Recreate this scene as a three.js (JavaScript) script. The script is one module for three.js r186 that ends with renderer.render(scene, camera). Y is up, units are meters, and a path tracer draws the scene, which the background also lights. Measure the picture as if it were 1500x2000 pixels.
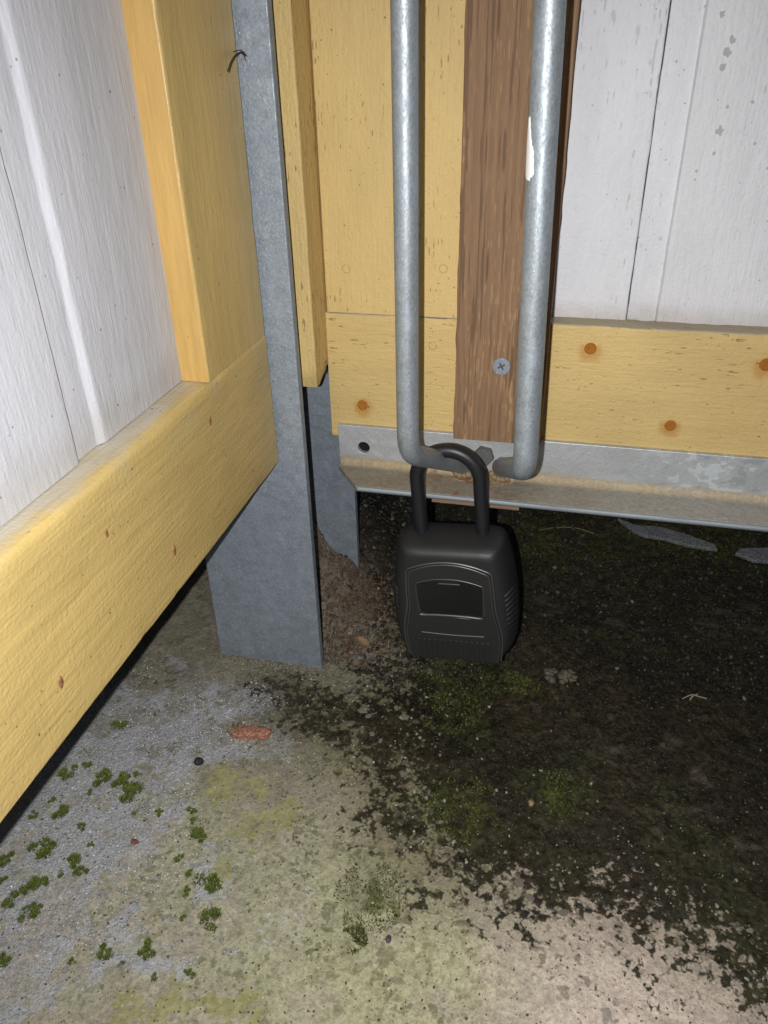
import * as THREE from 'three';
import { RoundedBoxGeometry } from 'three/addons/geometries/RoundedBoxGeometry.js';
import { mergeGeometries, mergeVertices } from 'three/addons/utils/BufferGeometryUtils.js';

// ---------------------------------------------------------------- camera, sky, light, exposure
const scene = new THREE.Scene();
const EYE = new THREE.Vector3(0, 0.49, 0);
const camera = new THREE.PerspectiveCamera(66.52, 0.75, 0.02, 200);
const camBasis = new THREE.Matrix4().set(
  0.97250528, -0.10173541, 0.20948361, 0,
  -0.02047333, 0.858699, 0.51207116, 0,
  -0.23197913, -0.50228073, 0.83300645, 0, 0, 0, 0, 1);
camera.position.copy(EYE);
camera.quaternion.setFromRotationMatrix(camBasis);
scene.add(camera);

{ // night sky: dim, even
  const w = 16, h = 8, d = new Float32Array(w * h * 4);
  for (let i = 0; i < w * h; i++) { d[i * 4] = 0.020; d[i * 4 + 1] = 0.022; d[i * 4 + 2] = 0.027; d[i * 4 + 3] = 1; }
  const t = new THREE.DataTexture(d, w, h, THREE.RGBAFormat, THREE.FloatType);
  t.mapping = THREE.EquirectangularReflectionMapping; t.needsUpdate = true;
  scene.background = t; scene.environment = t;
}
const moon = new THREE.DirectionalLight(0xfff2e0, 0.03);
moon.position.set(0.6, 2.2, 1.6); moon.target.position.set(0, 0, -0.5);
moon.castShadow = true; moon.shadow.radius = 20;
Object.assign(moon.shadow.camera, { left: -2, right: 2, top: 2, bottom: -2, near: 0.1, far: 8 });
scene.add(moon, moon.target);
// the flash of the phone that took the photograph: a small bright lamp two centimetres beside the lens
const flash = new THREE.SpotLight(0xfffdfa, 1.05, 0, 1.16, 1.0, 2);
flash.name = 'camera_flash';
flash.position.copy(EYE).add(new THREE.Vector3(-0.0185, -0.004, 0.004).applyMatrix4(camBasis));
flash.target.position.copy(EYE).add(new THREE.Vector3(0.03, -0.06, -1).applyMatrix4(camBasis));
flash.castShadow = true; flash.shadow.radius = 0.1;
flash.shadow.camera.near = 0.05; flash.shadow.camera.far = 5;
scene.add(flash, flash.target);

const renderer = new THREE.WebGLRenderer({ antialias: true });
renderer.setSize(768, 1024);
renderer.toneMapping = THREE.LinearToneMapping;
renderer.toneMappingExposure = 1.0;
renderer.shadowMap.enabled = true;

// ---------------------------------------------------------------- helpers
function rng(seed) { let a = seed >>> 0; return () => { a = (a + 0x6D2B79F5) | 0; let t = Math.imul(a ^ (a >>> 15), 1 | a); t = (t + Math.imul(t ^ (t >>> 7), 61 | t)) ^ t; return ((t ^ (t >>> 14)) >>> 0) / 4294967296; }; }
const lerp = (a, b, t) => a + (b - a) * t, clamp = (x, a = 0, b = 1) => Math.min(b, Math.max(a, x));
const sstep = (a, b, x) => { const t = clamp((x - a) / (b - a)); return t * t * (3 - 2 * t); };
const mix3 = (a, b, t) => [lerp(a[0], b[0], t), lerp(a[1], b[1], t), lerp(a[2], b[2], t)];
function hash(x, y, s) { let h = Math.imul(x, 374761393) + Math.imul(y, 668265263) + Math.imul(s, 2147483647 ^ 0x5bd1e995); h = Math.imul(h ^ (h >>> 13), 1274126177); return ((h ^ (h >>> 16)) >>> 0) / 4294967296; }
function vn(x, y, s = 0, px = 0, py = 0) { // value noise 0..1, optionally periodic
  let ix = Math.floor(x), iy = Math.floor(y); const fx = x - ix, fy = y - iy;
  let jx = ix + 1, jy = iy + 1;
  if (px) { ix = ((ix % px) + px) % px; jx = ((jx % px) + px) % px; }
  if (py) { iy = ((iy % py) + py) % py; jy = ((jy % py) + py) % py; }
  const ux = fx * fx * (3 - 2 * fx), uy = fy * fy * (3 - 2 * fy);
  return lerp(lerp(hash(ix, iy, s), hash(jx, iy, s), ux), lerp(hash(ix, jy, s), hash(jx, jy, s), ux), uy);
}
function fbm(x, y, s, o = 4) { let v = 0, a = 0.5, n = 0; for (let i = 0; i < o; i++) { v += a * vn(x, y, s + i * 17); n += a; a *= 0.5; x *= 2.03; y *= 2.03; } return v / n; }
function texture(n, m, fn, srgb, wrap = THREE.RepeatWrapping) { // fn(u,v) -> linear rgb or one value, 0..1
  const d = new Uint8Array(n * m * 4);
  const enc = (x) => { x = clamp(x); return Math.round(255 * (srgb ? (x <= 0.0031308 ? x * 12.92 : 1.055 * Math.pow(x, 1 / 2.4) - 0.055) : x)); };
  for (let j = 0; j < m; j++) for (let i = 0; i < n; i++) {
    const c = fn((i + 0.5) / n, (j + 0.5) / m, i, j), k = (j * n + i) * 4;
    if (typeof c === 'number') { d[k] = d[k + 1] = d[k + 2] = enc(c); } else { d[k] = enc(c[0]); d[k + 1] = enc(c[1]); d[k + 2] = enc(c[2]); }
    d[k + 3] = 255;
  }
  const t = new THREE.DataTexture(d, n, m, THREE.RGBAFormat);
  t.wrapS = t.wrapT = wrap; t.magFilter = THREE.LinearFilter; t.minFilter = THREE.LinearMipmapLinearFilter; t.generateMipmaps = true;
  if (srgb) t.colorSpace = THREE.SRGBColorSpace;
  t.needsUpdate = true; return t;
}
const used = {};
function numbered(name) { const k = used[name] = (used[name] ?? -1) + 1; return k ? name + '_' + String(k).padStart(3, '0') : name; }
function part(name, geo, mat, parent, label) { const m = new THREE.Mesh(geo, mat); m.name = name; m.castShadow = m.receiveShadow = true; if (label) m.userData.label = label; parent.add(m); return m; }
function tag(o, label, category, group, kind) { o.userData.label = label; if (category) o.userData.category = category; if (group) o.userData.group = group; if (kind) o.userData.kind = kind; return o; }
function thing(name, label, category, pos = [0, 0, 0], group) { const g = new THREE.Group(); g.name = numbered(name); g.position.set(...pos); scene.add(g); return tag(g, label, category, group); }
function single(name, geo, mat, label, category, pos, group) { const m = part(numbered(name), geo, mat, scene); if (pos) m.position.set(...pos); return tag(m, label, category, group); }

// A long piece of timber: a rounded cross-section (list of [a, b] corners, counter-clockwise) carried along a third axis.
// axis gives the grain direction; a, b are the two other coordinates in the order listed below. Colour per vertex by col(p, n).
function timber(corners, l0, l1, axis, o = {}) {
  const { r = 0.0015, seg = 120, amp = 0.00025, chip = 0.0009, seed = 1, col, step = 0.012 } = o;
  const pts = [], nC = corners.length;
  for (let i = 0; i < nC; i++) {
    const P = corners[(i + nC - 1) % nC], Q = corners[i], R = corners[(i + 1) % nC];
    const d1 = Math.hypot(P[0] - Q[0], P[1] - Q[1]), d2 = Math.hypot(R[0] - Q[0], R[1] - Q[1]), rr = Math.min(Q[2] ?? r, d1 * 0.45, d2 * 0.45);
    const A = [Q[0] + (P[0] - Q[0]) / d1 * rr, Q[1] + (P[1] - Q[1]) / d1 * rr], B = [Q[0] + (R[0] - Q[0]) / d2 * rr, Q[1] + (R[1] - Q[1]) / d2 * rr];
    for (let k = 0; k <= 3; k++) { const t = k / 3; pts.push([(1 - t) ** 2 * A[0] + 2 * t * (1 - t) * Q[0] + t * t * B[0], (1 - t) ** 2 * A[1] + 2 * t * (1 - t) * Q[1] + t * t * B[1], 1]); }
    const S = corners[(i + 1) % nC], rs = Math.min(S[2] ?? r, d2 * 0.45), e = [S[0] - (S[0] - Q[0]) / d2 * rs, S[1] - (S[1] - Q[1]) / d2 * rs], L = Math.hypot(e[0] - B[0], e[1] - B[1]), n = Math.max(1, Math.ceil(L / step));
    for (let k = 1; k < n; k++) pts.push([lerp(B[0], e[0], k / n), lerp(B[1], e[1], k / n), 0]);
  }
  const N = pts.length, pos = [], uv = [], idx = [], cum = [0];
  for (let i = 0; i < N; i++) cum.push(cum[i] + Math.hypot(pts[(i + 1) % N][0] - pts[i][0], pts[(i + 1) % N][1] - pts[i][1]));
  const u0 = hash(seed, 3, 9), v0 = hash(seed, 5, 11);
  for (let s = 0; s <= seg; s++) {
    const l = lerp(l0, l1, s / seg);
    for (let i = 0; i <= N; i++) {
      const p = pts[i % N], q = pts[(i + 1) % N], w = pts[(i + N - 1) % N];
      let nx = q[1] - w[1], ny = -(q[0] - w[0]); const nl = Math.hypot(nx, ny) || 1; nx /= nl; ny /= nl;
      let dsp = (fbm(cum[i % N] * 90 + seed * 7, l * 14, seed, 3) - 0.5) * 2 * amp;
      if (p[2]) { const c = fbm(l * 60 + seed * 3, i * 0.15, seed + 50, 3); dsp -= Math.max(0, c - 0.55) * chip * 4; }
      pos.push([p[0] + nx * dsp, p[1] + ny * dsp, l]);
      uv.push(u0 + cum[i] / 0.3, v0 + l / 0.3);
    }
  }
  const W = N + 1;
  for (let s = 0; s < seg; s++) for (let i = 0; i < N; i++) { const a = s * W + i; idx.push(a, a + 1, a + W + 1, a, a + W + 1, a + W); }
  for (const [s, flip] of [[0, true], [seg, false]]) { // end caps
    const b = pos.length, cx = pts.reduce((t, p) => t + p[0], 0) / N, cy = pts.reduce((t, p) => t + p[1], 0) / N;
    pos.push([cx, cy, lerp(l0, l1, s / seg)]); uv.push(u0, v0);
    for (let i = 0; i <= N; i++) { pos.push([...pos[s * W + i]]); uv.push(u0 + pos[s * W + i][0] / 0.3, v0 + pos[s * W + i][1] / 0.3); }
    for (let i = 0; i < N; i++) flip ? idx.push(b, b + i + 2, b + i + 1) : idx.push(b, b + i + 1, b + i + 2);
  }
  const P = new Float32Array(pos.length * 3);
  pos.forEach(([a, b, l], i) => { const v = axis === 'y' ? [a, l, -b] : axis === 'x' ? [l, a, b] : [a, b, l]; P.set(v, i * 3); });
  const g = new THREE.BufferGeometry();
  g.setAttribute('position', new THREE.BufferAttribute(P, 3));
  g.setAttribute('uv', new THREE.BufferAttribute(new Float32Array(uv), 2));
  g.setIndex(idx); g.computeVertexNormals();
  // join the seam's normals
  const nn = g.attributes.normal;
  for (let s = 0; s <= seg; s++) { const a = s * W, b = a + N, v = new THREE.Vector3(nn.getX(a) + nn.getX(b), nn.getY(a) + nn.getY(b), nn.getZ(a) + nn.getZ(b)).normalize(); nn.setXYZ(a, v.x, v.y, v.z); nn.setXYZ(b, v.x, v.y, v.z); }
  if (col) {
    const C = new Float32Array(pos.length * 3);
    for (let i = 0; i < pos.length; i++) C.set(col(P[i * 3], P[i * 3 + 1], P[i * 3 + 2], nn.getX(i), nn.getY(i), nn.getZ(i)), i * 3);
    g.setAttribute('color', new THREE.BufferAttribute(C, 3));
  }
  return g;
}
const rect = (a0, a1, b0, b1) => [[a0, b0], [a1, b0], [a1, b1], [a0, b1]];
function box(w, h, d, r, x, y, z, seg = 2) { const g = new RoundedBoxGeometry(w, h, d, seg, r); planarUV(g); g.translate(x, y, z); return g; }
function planarUV(g, k = 1) { // metres
  const p = g.attributes.position, n = g.attributes.normal, uv = new Float32Array(p.count * 2);
  for (let i = 0; i < p.count; i++) { const a = Math.abs(n.getX(i)), b = Math.abs(n.getY(i)), c = Math.abs(n.getZ(i)); const U = a > b && a > c ? [p.getZ(i), p.getY(i)] : b > c ? [p.getX(i), p.getZ(i)] : [p.getX(i), p.getY(i)]; uv[i * 2] = U[0] * k; uv[i * 2 + 1] = U[1] * k; }
  g.setAttribute('uv', new THREE.BufferAttribute(uv, 2)); return g;
}
function tube(points, r, rad = 16, seg = 80) { return new THREE.TubeGeometry(new THREE.CatmullRomCurve3(points, false, 'centripetal'), seg, r, rad, false); }
function lump(r, seed, rough = 0.35, sub = 2, squash = [1, 1, 1]) {
  const g = mergeVertices(new THREE.IcosahedronGeometry(1, sub).deleteAttribute('normal').deleteAttribute('uv')), p = g.attributes.position, o = hash(seed, 1, 1) * 50;
  for (let i = 0; i < p.count; i++) { const x = p.getX(i), y = p.getY(i), z = p.getZ(i), k = r * (1 + rough * (fbm(x * 1.3 + o + z, y * 1.3 + o - z * 0.7, seed, 3) - 0.5) * 2); p.setXYZ(i, x * k * squash[0], y * k * squash[1], z * k * squash[2]); }
  g.computeVertexNormals(); planarUV(g); return g;
}

// ---------------------------------------------------------------- textures
// painted sawn timber; u across the grain, v along it, one tile is 0.3 m
function grainHeight(u, v, s, coarse) {
  const a = vn(u * 64, v * 5, s, 64, 5), b = vn(u * 150, v * 12, s + 1, 150, 12), c = vn(u * 300, v * 40, s + 2, 300, 40), d = vn(u * 240, v * 240, s + 3, 240, 240), e = vn(u * 90, v * 60, s + 4, 90, 60);
  return coarse ? 0.08 * a + 0.24 * b + 0.34 * c + 0.2 * d + 0.14 * e : 0.12 * a + 0.2 * b + 0.24 * c + 0.24 * d + 0.2 * e;
}
function crack(u, v, s, thr) { const r = vn(u * 7, v * 5, s + 9, 7, 5), w = vn(u * 260, v * 34, s + 7, 260, 34); return sstep(thr, thr + 0.06, w * 0.72 + r * 0.28) * sstep(0.3, 0.6, vn(u * 330, v * 110, s + 8, 330, 110)); }
function speck(u, v, s, cells, rate, size) { const x = u * cells, y = v * cells, ix = Math.floor(x), iy = Math.floor(y); if (hash(ix, iy, s) > rate) return 0; const cx = ix + 0.25 + 0.5 * hash(ix, iy, s + 1), cy = iy + 0.25 + 0.5 * hash(ix, iy, s + 2), a = size * (0.4 + 0.8 * hash(ix, iy, s + 3)); return 1 - sstep(a * 0.6, a, Math.hypot((x - cx) * (0.8 + hash(ix, iy, s + 4)), y - cy)); }
const TW = 1024;
const paintBump = texture(TW, TW, (u, v) => clamp(grainHeight(u, v, 11, false) - 0.35 * crack(u, v, 11, 0.80)), false);
const paintCol = texture(TW, TW, (u, v) => {
  const f = 0.95 + 0.07 * (vn(u * 5, v * 3, 21, 5, 3) - 0.5) + 0.06 * (vn(u * 20, v * 9, 22, 20, 9) - 0.5) + 0.10 * (grainHeight(u, v, 11, false) - 0.5), k = 0.5 * crack(u, v, 11, 0.80), m = Math.max(0.8 * speck(u, v, 31, 46, 0.022, 0.10), 0.6 * speck(u, v, 35, 120, 0.018, 0.26));
  return [f * (1 - k * 0.9) * (1 - m), f * (1 - k) * (1 - m), f * (1 - k) * (1 - m * 0.95)];
}, true);
const whiteCol = texture(TW, TW, (u, v) => {
  const f = 0.95 + 0.05 * (vn(u * 5, v * 3, 21, 5, 3) - 0.5) + 0.06 * (vn(u * 20, v * 9, 22, 20, 9) - 0.5) + 0.12 * (grainHeight(u, v, 11, false) - 0.5), k = 0.18 * crack(u, v, 11, 0.80), m = Math.max(0.7 * speck(u, v, 31, 46, 0.02, 0.09), 0.5 * speck(u, v, 35, 120, 0.02, 0.24));
  return [f * (1 - k) * (1 - m), f * (1 - k) * (1 - m), f * (1 - k) * (1 - m * 0.97)];
}, true);
const sawnBump = texture(TW, TW, (u, v) => clamp(grainHeight(u, v, 61, true)), false);
const peelBump = texture(TW, TW, (u, v) => { const a = vn(u * 230, v * 170, 63, 230, 170), b = vn(u * 420, v * 330, 64, 420, 330), c = vn(u * 40, v * 20, 65, 40, 20), d = vn(u * 26, v * 330, 66, 26, 330); const g = vn(u * 240, v * 16, 68, 240, 16); return clamp(0.24 * a + 0.2 * b + 0.1 * c + 0.32 * g + 0.14 * d * sstep(0.5, 0.7, vn(u * 7, v * 5, 67, 7, 5))); }, false);
const sawnCol = texture(TW, TW, (u, v) => {
  const f = 0.94 + 0.10 * (vn(u * 6, v * 2, 71, 6, 2) - 0.5) + 0.12 * (vn(u * 90, v * 7, 72, 90, 7) - 0.5) + 0.10 * (vn(u * 230, v * 24, 73, 230, 24) - 0.5), m = Math.max(0.75 * speck(u, v, 81, 40, 0.018, 0.11), 0.6 * speck(u, v, 85, 100, 0.014, 0.26));
  return [f * (1 - m), f * (1 - m), f * (1 - m)];
}, true);
// bare weathered board with growth rings and a knot
function rings(u, v) {
  const kx = u - 0.155, ky = v - 0.3, kd = Math.hypot(kx * 1.6, ky), pull = Math.exp(-kd * kd * 700);
  const w = u * 62 + 2.4 * vn(u * 4, v * 1.6, 91) + 0.9 * vn(u * 12, v * 3, 92) + pull * 5 * Math.sign(kx || 1);
  return [0.5 + 0.5 * Math.sin((pull > 0.4 ? kd * 260 : w) * 6.283), pull];
}
const bareCol = texture(TW, TW, (u, v) => {
  const [g, pull] = rings(u, v), n = vn(u * 150, v * 6, 93, 150, 6), f = vn(u * 380, v * 16, 94, 380, 16), m = vn(u * 330, v * 60, 97, 330, 60), big = fbm(u * 6, v * 2, 95, 3);
  let c = mix3([0.175, 0.10, 0.054], [0.32, 0.195, 0.108], clamp(0.3 + 0.28 * g * (0.35 + n) + 0.35 * (big - 0.3)));
  c = mix3(c, [0.46, 0.285, 0.15], 0.65 * sstep(0.60, 0.8, f * 0.55 + m * 0.45) * sstep(0.3, 0.6, big));
  c = mix3(c, [0.06, 0.028, 0.013], 0.5 * sstep(0.68, 0.85, vn(u * 240, v * 8, 96, 240, 8)) + 0.5 * sstep(0.8, 1, pull));
  return c;
}, true, THREE.MirroredRepeatWrapping);
const bareBump = texture(TW, TW, (u, v) => { const [g] = rings(u, v); return clamp(0.25 * g + 0.35 * vn(u * 150, v * 6, 93, 150, 6) + 0.4 * vn(u * 380, v * 16, 94, 380, 16)); }, false, THREE.MirroredRepeatWrapping);
const mottle = texture(256, 256, (u, v) => { const k = 0.35 + 0.75 * vn(u * 24, v * 24, 141, 24, 24) * (0.5 + vn(u * 70, v * 70, 142, 70, 70)); return [k, k * 0.98, k * 0.95]; }, true);
// galvanised steel, one tile is 0.25 m
const zincCol = texture(TW, TW, (u, v) => {
  const x = u * 34, y = v * 34; let best = 9, id = 0;
  const ix = Math.floor(x), iy = Math.floor(y);
  for (let a = -1; a < 2; a++) for (let b = -1; b < 2; b++) { const jx = (ix + a + 34) % 34, jy = (iy + b + 34) % 34, d = Math.hypot(ix + a + hash(jx, jy, 101) - x, iy + b + hash(jx, jy, 102) - y); if (d < best) { best = d; id = hash(jx, jy, 103); } }
  const n = vn(u * 9, v * 6, 104, 9, 6), f = vn(u * 300, v * 300, 105, 300, 300), s = speck(u, v, 106, 120, 0.06, 0.3);
  const f2 = vn(u * 150, v * 150, 107, 150, 150), k = 0.70 + 0.09 * (id - 0.5) * sstep(0.35, 0.8, n) + 0.07 * (n - 0.5) + 0.20 * (f - 0.5) + 0.10 * (f2 - 0.5) + 0.3 * s * (0.4 + f);
  return [k * 0.97, k, k * 1.02];
}, true);
const zincRough = texture(TW, TW, (u, v) => clamp(0.72 + 0.3 * (vn(u * 40, v * 40, 111, 40, 40) - 0.5) + 0.25 * (vn(u * 250, v * 250, 112, 250, 250) - 0.5)), false);
const zincBump = texture(TW, TW, (u, v) => clamp(0.5 * vn(u * 60, v * 60, 113, 60, 60) + 0.3 * vn(u * 220, v * 220, 114, 220, 220) + 0.2 * vn(u * 14, v * 14, 116, 14, 14) + 0.3 * speck(u, v, 106, 120, 0.06, 0.3)), false);
const rubberBump = texture(512, 512, (u, v) => clamp(0.6 * vn(u * 170, v * 170, 121, 170, 170) + 0.4 * vn(u * 60, v * 60, 122, 60, 60)), false);
const at = (t, ru, rv = ru) => { const c = t.clone(); c.repeat.set(ru, rv); c.needsUpdate = true; return c; };

// ---------------------------------------------------------------- materials
const YEL = [0.65, 0.475, 0.195], YELA = [0.56, 0.41, 0.155], WHT = [0.74, 0.75, 0.80], WHA = [0.53, 0.54, 0.59], ORG = [0.50, 0.315, 0.10];
const M = {
  paintB: new THREE.MeshStandardMaterial({ vertexColors: true, map: paintCol, bumpMap: paintBump, bumpScale: 0.0008, roughness: 0.62 }),
  paintW: new THREE.MeshStandardMaterial({ vertexColors: true, map: whiteCol, bumpMap: paintBump, bumpScale: 0.0007, roughness: 0.6 }),
  paintA: new THREE.MeshStandardMaterial({ vertexColors: true, map: sawnCol, bumpMap: sawnBump, bumpScale: 0.00034, roughness: 0.42 }),
  paintRail: new THREE.MeshStandardMaterial({ vertexColors: true, map: sawnCol, bumpMap: peelBump, bumpScale: 0.00042, roughness: 0.4 }),
  bare: new THREE.MeshStandardMaterial({ map: bareCol, bumpMap: bareBump, bumpScale: 0.0009, roughness: 0.75 }),
  zinc: new THREE.MeshStandardMaterial({ color: new THREE.Color(0.43, 0.48, 0.555), map: at(zincCol, 4), roughnessMap: at(zincRough, 4), bumpMap: at(zincBump, 4), bumpScale: 0.0004, metalness: 0.45, roughness: 0.9 }),
  pipe: new THREE.MeshStandardMaterial({ color: new THREE.Color(0.47, 0.515, 0.56), map: at(zincCol, 4.6, 0.25), roughnessMap: at(zincRough, 4.6, 0.25), bumpMap: at(zincBump, 4.6, 0.25), bumpScale: 0.00012, metalness: 0.55, roughness: 0.72 }),
  bolt: new THREE.MeshStandardMaterial({ color: new THREE.Color(0.22, 0.22, 0.22), map: at(zincCol, 4), metalness: 0.5, roughness: 0.6, bumpMap: at(zincBump, 4), bumpScale: 0.0002 }),
  rust: new THREE.MeshStandardMaterial({ color: new THREE.Color(0.95, 0.36, 0.045), map: at(mottle, 34), bumpMap: at(zincBump, 12), bumpScale: 0.0006, roughness: 0.9 }),
  oldRust: new THREE.MeshStandardMaterial({ color: new THREE.Color(0.40, 0.19, 0.08), map: at(mottle, 20), roughness: 0.9 }),
  rubber: new THREE.MeshStandardMaterial({ color: new THREE.Color(0.017, 0.018, 0.020), bumpMap: at(rubberBump, 14), bumpScale: 0.00007, roughness: 0.5 }),
  plastic: new THREE.MeshStandardMaterial({ color: new THREE.Color(0.020, 0.021, 0.022), roughness: 0.42, bumpMap: at(rubberBump, 12), bumpScale: 0.00008 }),
  cover: new THREE.MeshStandardMaterial({ color: new THREE.Color(0.007, 0.008, 0.009), roughness: 0.25 }),
  gloss: new THREE.MeshPhysicalMaterial({ color: new THREE.Color(0.035, 0.035, 0.039), roughness: 0.37, ior: 2.1 }),
  vinyl: new THREE.MeshStandardMaterial({ color: new THREE.Color(0.012, 0.013, 0.017), roughness: 0.42 }),
};

// ---------------------------------------------------------------- ground
const polyDark = [[-0.221, -0.479], [-0.186, -0.452], [-0.141, -0.422], [-0.113, -0.382], [-0.097, -0.349], [-0.074, -0.329], [-0.034, -0.324], [0.001, -0.321], [0.021, -0.316], [0.06, -0.321], [0.094, -0.312], [0.132, -0.304], [0.148, -0.29], [0.157, -0.277], [0.25, -0.25], [0.5, -0.3], [0.5, -1.1], [-0.5, -1.1], [-0.5, -0.8], [-0.21, -0.68], [-0.173, -0.615], [-0.13, -0.544], [-0.152, -0.497], [-0.186, -0.483]];
const polySand = [[-0.34, -0.46], [-0.322, -0.467], [-0.251, -0.476], [-0.206, -0.457], [-0.212, -0.423], [-0.232, -0.386], [-0.244, -0.373], [-0.213, -0.323], [-0.21, -0.298], [-0.203, -0.277], [-0.229, -0.26], [-0.245, -0.242], [-0.269, -0.217], [-0.281, -0.192], [-0.30, -0.15], [-0.5, -0.15], [-0.5, -0.46]];
const X0 = -0.55, Z0 = -1.05, SZ = 1.0; // the textured square
function sdPoly(poly, x, z) { let d = 1e9, ins = false; for (let i = 0, j = poly.length - 1; i < poly.length; j = i++) { const [ax, az] = poly[i], [bx, bz] = poly[j], ex = bx - ax, ez = bz - az, t = clamp(((x - ax) * ex + (z - az) * ez) / (ex * ex + ez * ez)); d = Math.min(d, Math.hypot(x - ax - ex * t, z - az - ez * t)); if ((az > z) !== (bz > z) && x < (bx - ax) * (z - az) / (bz - az) + ax) ins = !ins; } return ins ? d : -d; }
const GN = 240;
function field(poly) { const f = new Float32Array((GN + 1) ** 2); for (let j = 0; j <= GN; j++) for (let i = 0; i <= GN; i++) f[j * (GN + 1) + i] = sdPoly(poly, X0 + SZ * i / GN, Z0 + SZ * j / GN); return (x, z) => { const a = clamp((x - X0) / SZ, 0, 0.99999) * GN, b = clamp((z - Z0) / SZ, 0, 0.99999) * GN, i = Math.floor(a), j = Math.floor(b), k = j * (GN + 1) + i; return lerp(lerp(f[k], f[k + 1], a - i), lerp(f[k + GN + 1], f[k + GN + 2], a - i), b - j); }; }
const sdDark = field(polyDark), sdSand = field(polySand);
const ALGAE = [[-0.226, -0.371, 0.02], [-0.188, -0.339, 0.021], [-0.195, -0.327, 0.011], [-0.196, -0.302, 0.014], [-0.231, -0.363, 0.014], [-0.201, -0.372, 0.016], [-0.17, -0.355, 0.015], [-0.151, -0.221, 0.021], [-0.193, -0.212, 0.018], [-0.216, -0.198, 0.018]];
const TINT = [[-0.07, -0.295, 0.047], [-0.041, -0.262, 0.041], [-0.089, -0.261, 0.05]];
const GREEN = [[-0.092, -0.305, 0.017], [-0.096, -0.274, 0.006], [-0.066, -0.536, 0.028], [-0.01, -0.531, 0.011], [0.026, -0.415, 0.017], [-0.013, -0.776, 0.053], [0.101, -0.811, 0.065], [-0.067, -0.484, 0.018], [-0.043, -0.383, 0.023], [0.185, -0.806, 0.046]];
const BROWN = [[-0.23, -0.658, 0.05], [-0.194, -0.61, 0.04], [-0.178, -0.55, 0.02], [-0.26, -0.715, 0.03]];
const blob = (list, x, z) => { let s = 0; for (const [a, b, r] of list) { const d = ((x - a) ** 2 + (z - b) ** 2) / (r * r); if (d < 9) s = Math.max(s, Math.exp(-d * 0.9)); } return s; };
function cells(x, z, k, seed) { // irregular stones: id, distance to the joint
  const a = x * k + 1.3 * fbm(x * k * 0.9, z * k * 0.9, seed, 2), b = z * k + 1.3 * fbm(x * k * 0.9 + 9, z * k * 0.9, seed + 5, 2), ix = Math.floor(a), iz = Math.floor(b); let f1 = 9, f2 = 9, id = 0;
  for (let p = -1; p < 2; p++) for (let q = -1; q < 2; q++) { const d = Math.hypot(ix + p + hash(ix + p, iz + q, seed + 1) - a, iz + q + hash(ix + p, iz + q, seed + 2) - b); if (d < f1) { f2 = f1; f1 = d; id = hash(ix + p, iz + q, seed + 3); } else if (d < f2) f2 = d; }
  return [id, f2 - f1];
}
function darkness(x, z) {
  const s = sdDark(x, z); if (s < -0.09) return 0; if (s > 0.13) return 1;
  const left = sstep(-0.0, -0.09, x) * sstep(-0.64, -0.5, z), w = lerp(0.024, 0.045, left), [id, ed] = cells(x, z, 165, 280);
  const d = s / w + (fbm(x * 36, z * 36, 201, 3) - 0.5) * 1.9 + (fbm(x * 190, z * 190, 205, 3) - 0.5) * 3.0 + (id - 0.5) * lerp(1.2, 0.5, left) + lerp(0.55, 0.2, left) * sstep(0.2, 0.04, ed) + (vn(x * 420, z * 420, 229) - 0.5) * 1.5 + (vn(x * 760, z * 760, 233) - 0.5) * 0.9 - 0.3;
  return sstep(-0.45, 0.6, d);
}
function heap(x, z) { // earth blown against the back of the steel post
  const k = [[-0.275, 0], [-0.2445, 0.004], [-0.2440, 0.098], [-0.2353, 0.0757], [-0.2233, 0.0479], [-0.2127, 0.0378], [-0.1966, 0.0271], [-0.19, 0.0183], [-0.165, 0.007], [-0.12, 0], [9, 0]];
  let h = 0; for (let i = 0; i < k.length - 1; i++) if (x >= k[i][0] && x < k[i + 1][0]) h = lerp(k[i][1], k[i + 1][1], (x - k[i][0]) / (k[i + 1][0] - k[i][0]));
  return h * sstep(-0.545, -0.65, z) * sstep(-0.85, -0.70, z);
}
function groundH(x, z) {
  let h = heap(x, z);
  const rough = h > 0.004 ? 0.006 : 0.0022;
  h += (fbm(x * 9, z * 9, 211, 3) - 0.5) * 0.004 + (fbm(x * 55, z * 55, 213, 3) - 0.5) * rough;
  const d = clamp(sdDark(x, z) * 30 + 0.5); h += d * (fbm(x * 120, z * 120, 215, 2) - 0.5) * 0.003;
  return h;
}
const TN = 2048;
const gBumpArr = new Float32Array(TN * TN);
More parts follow.
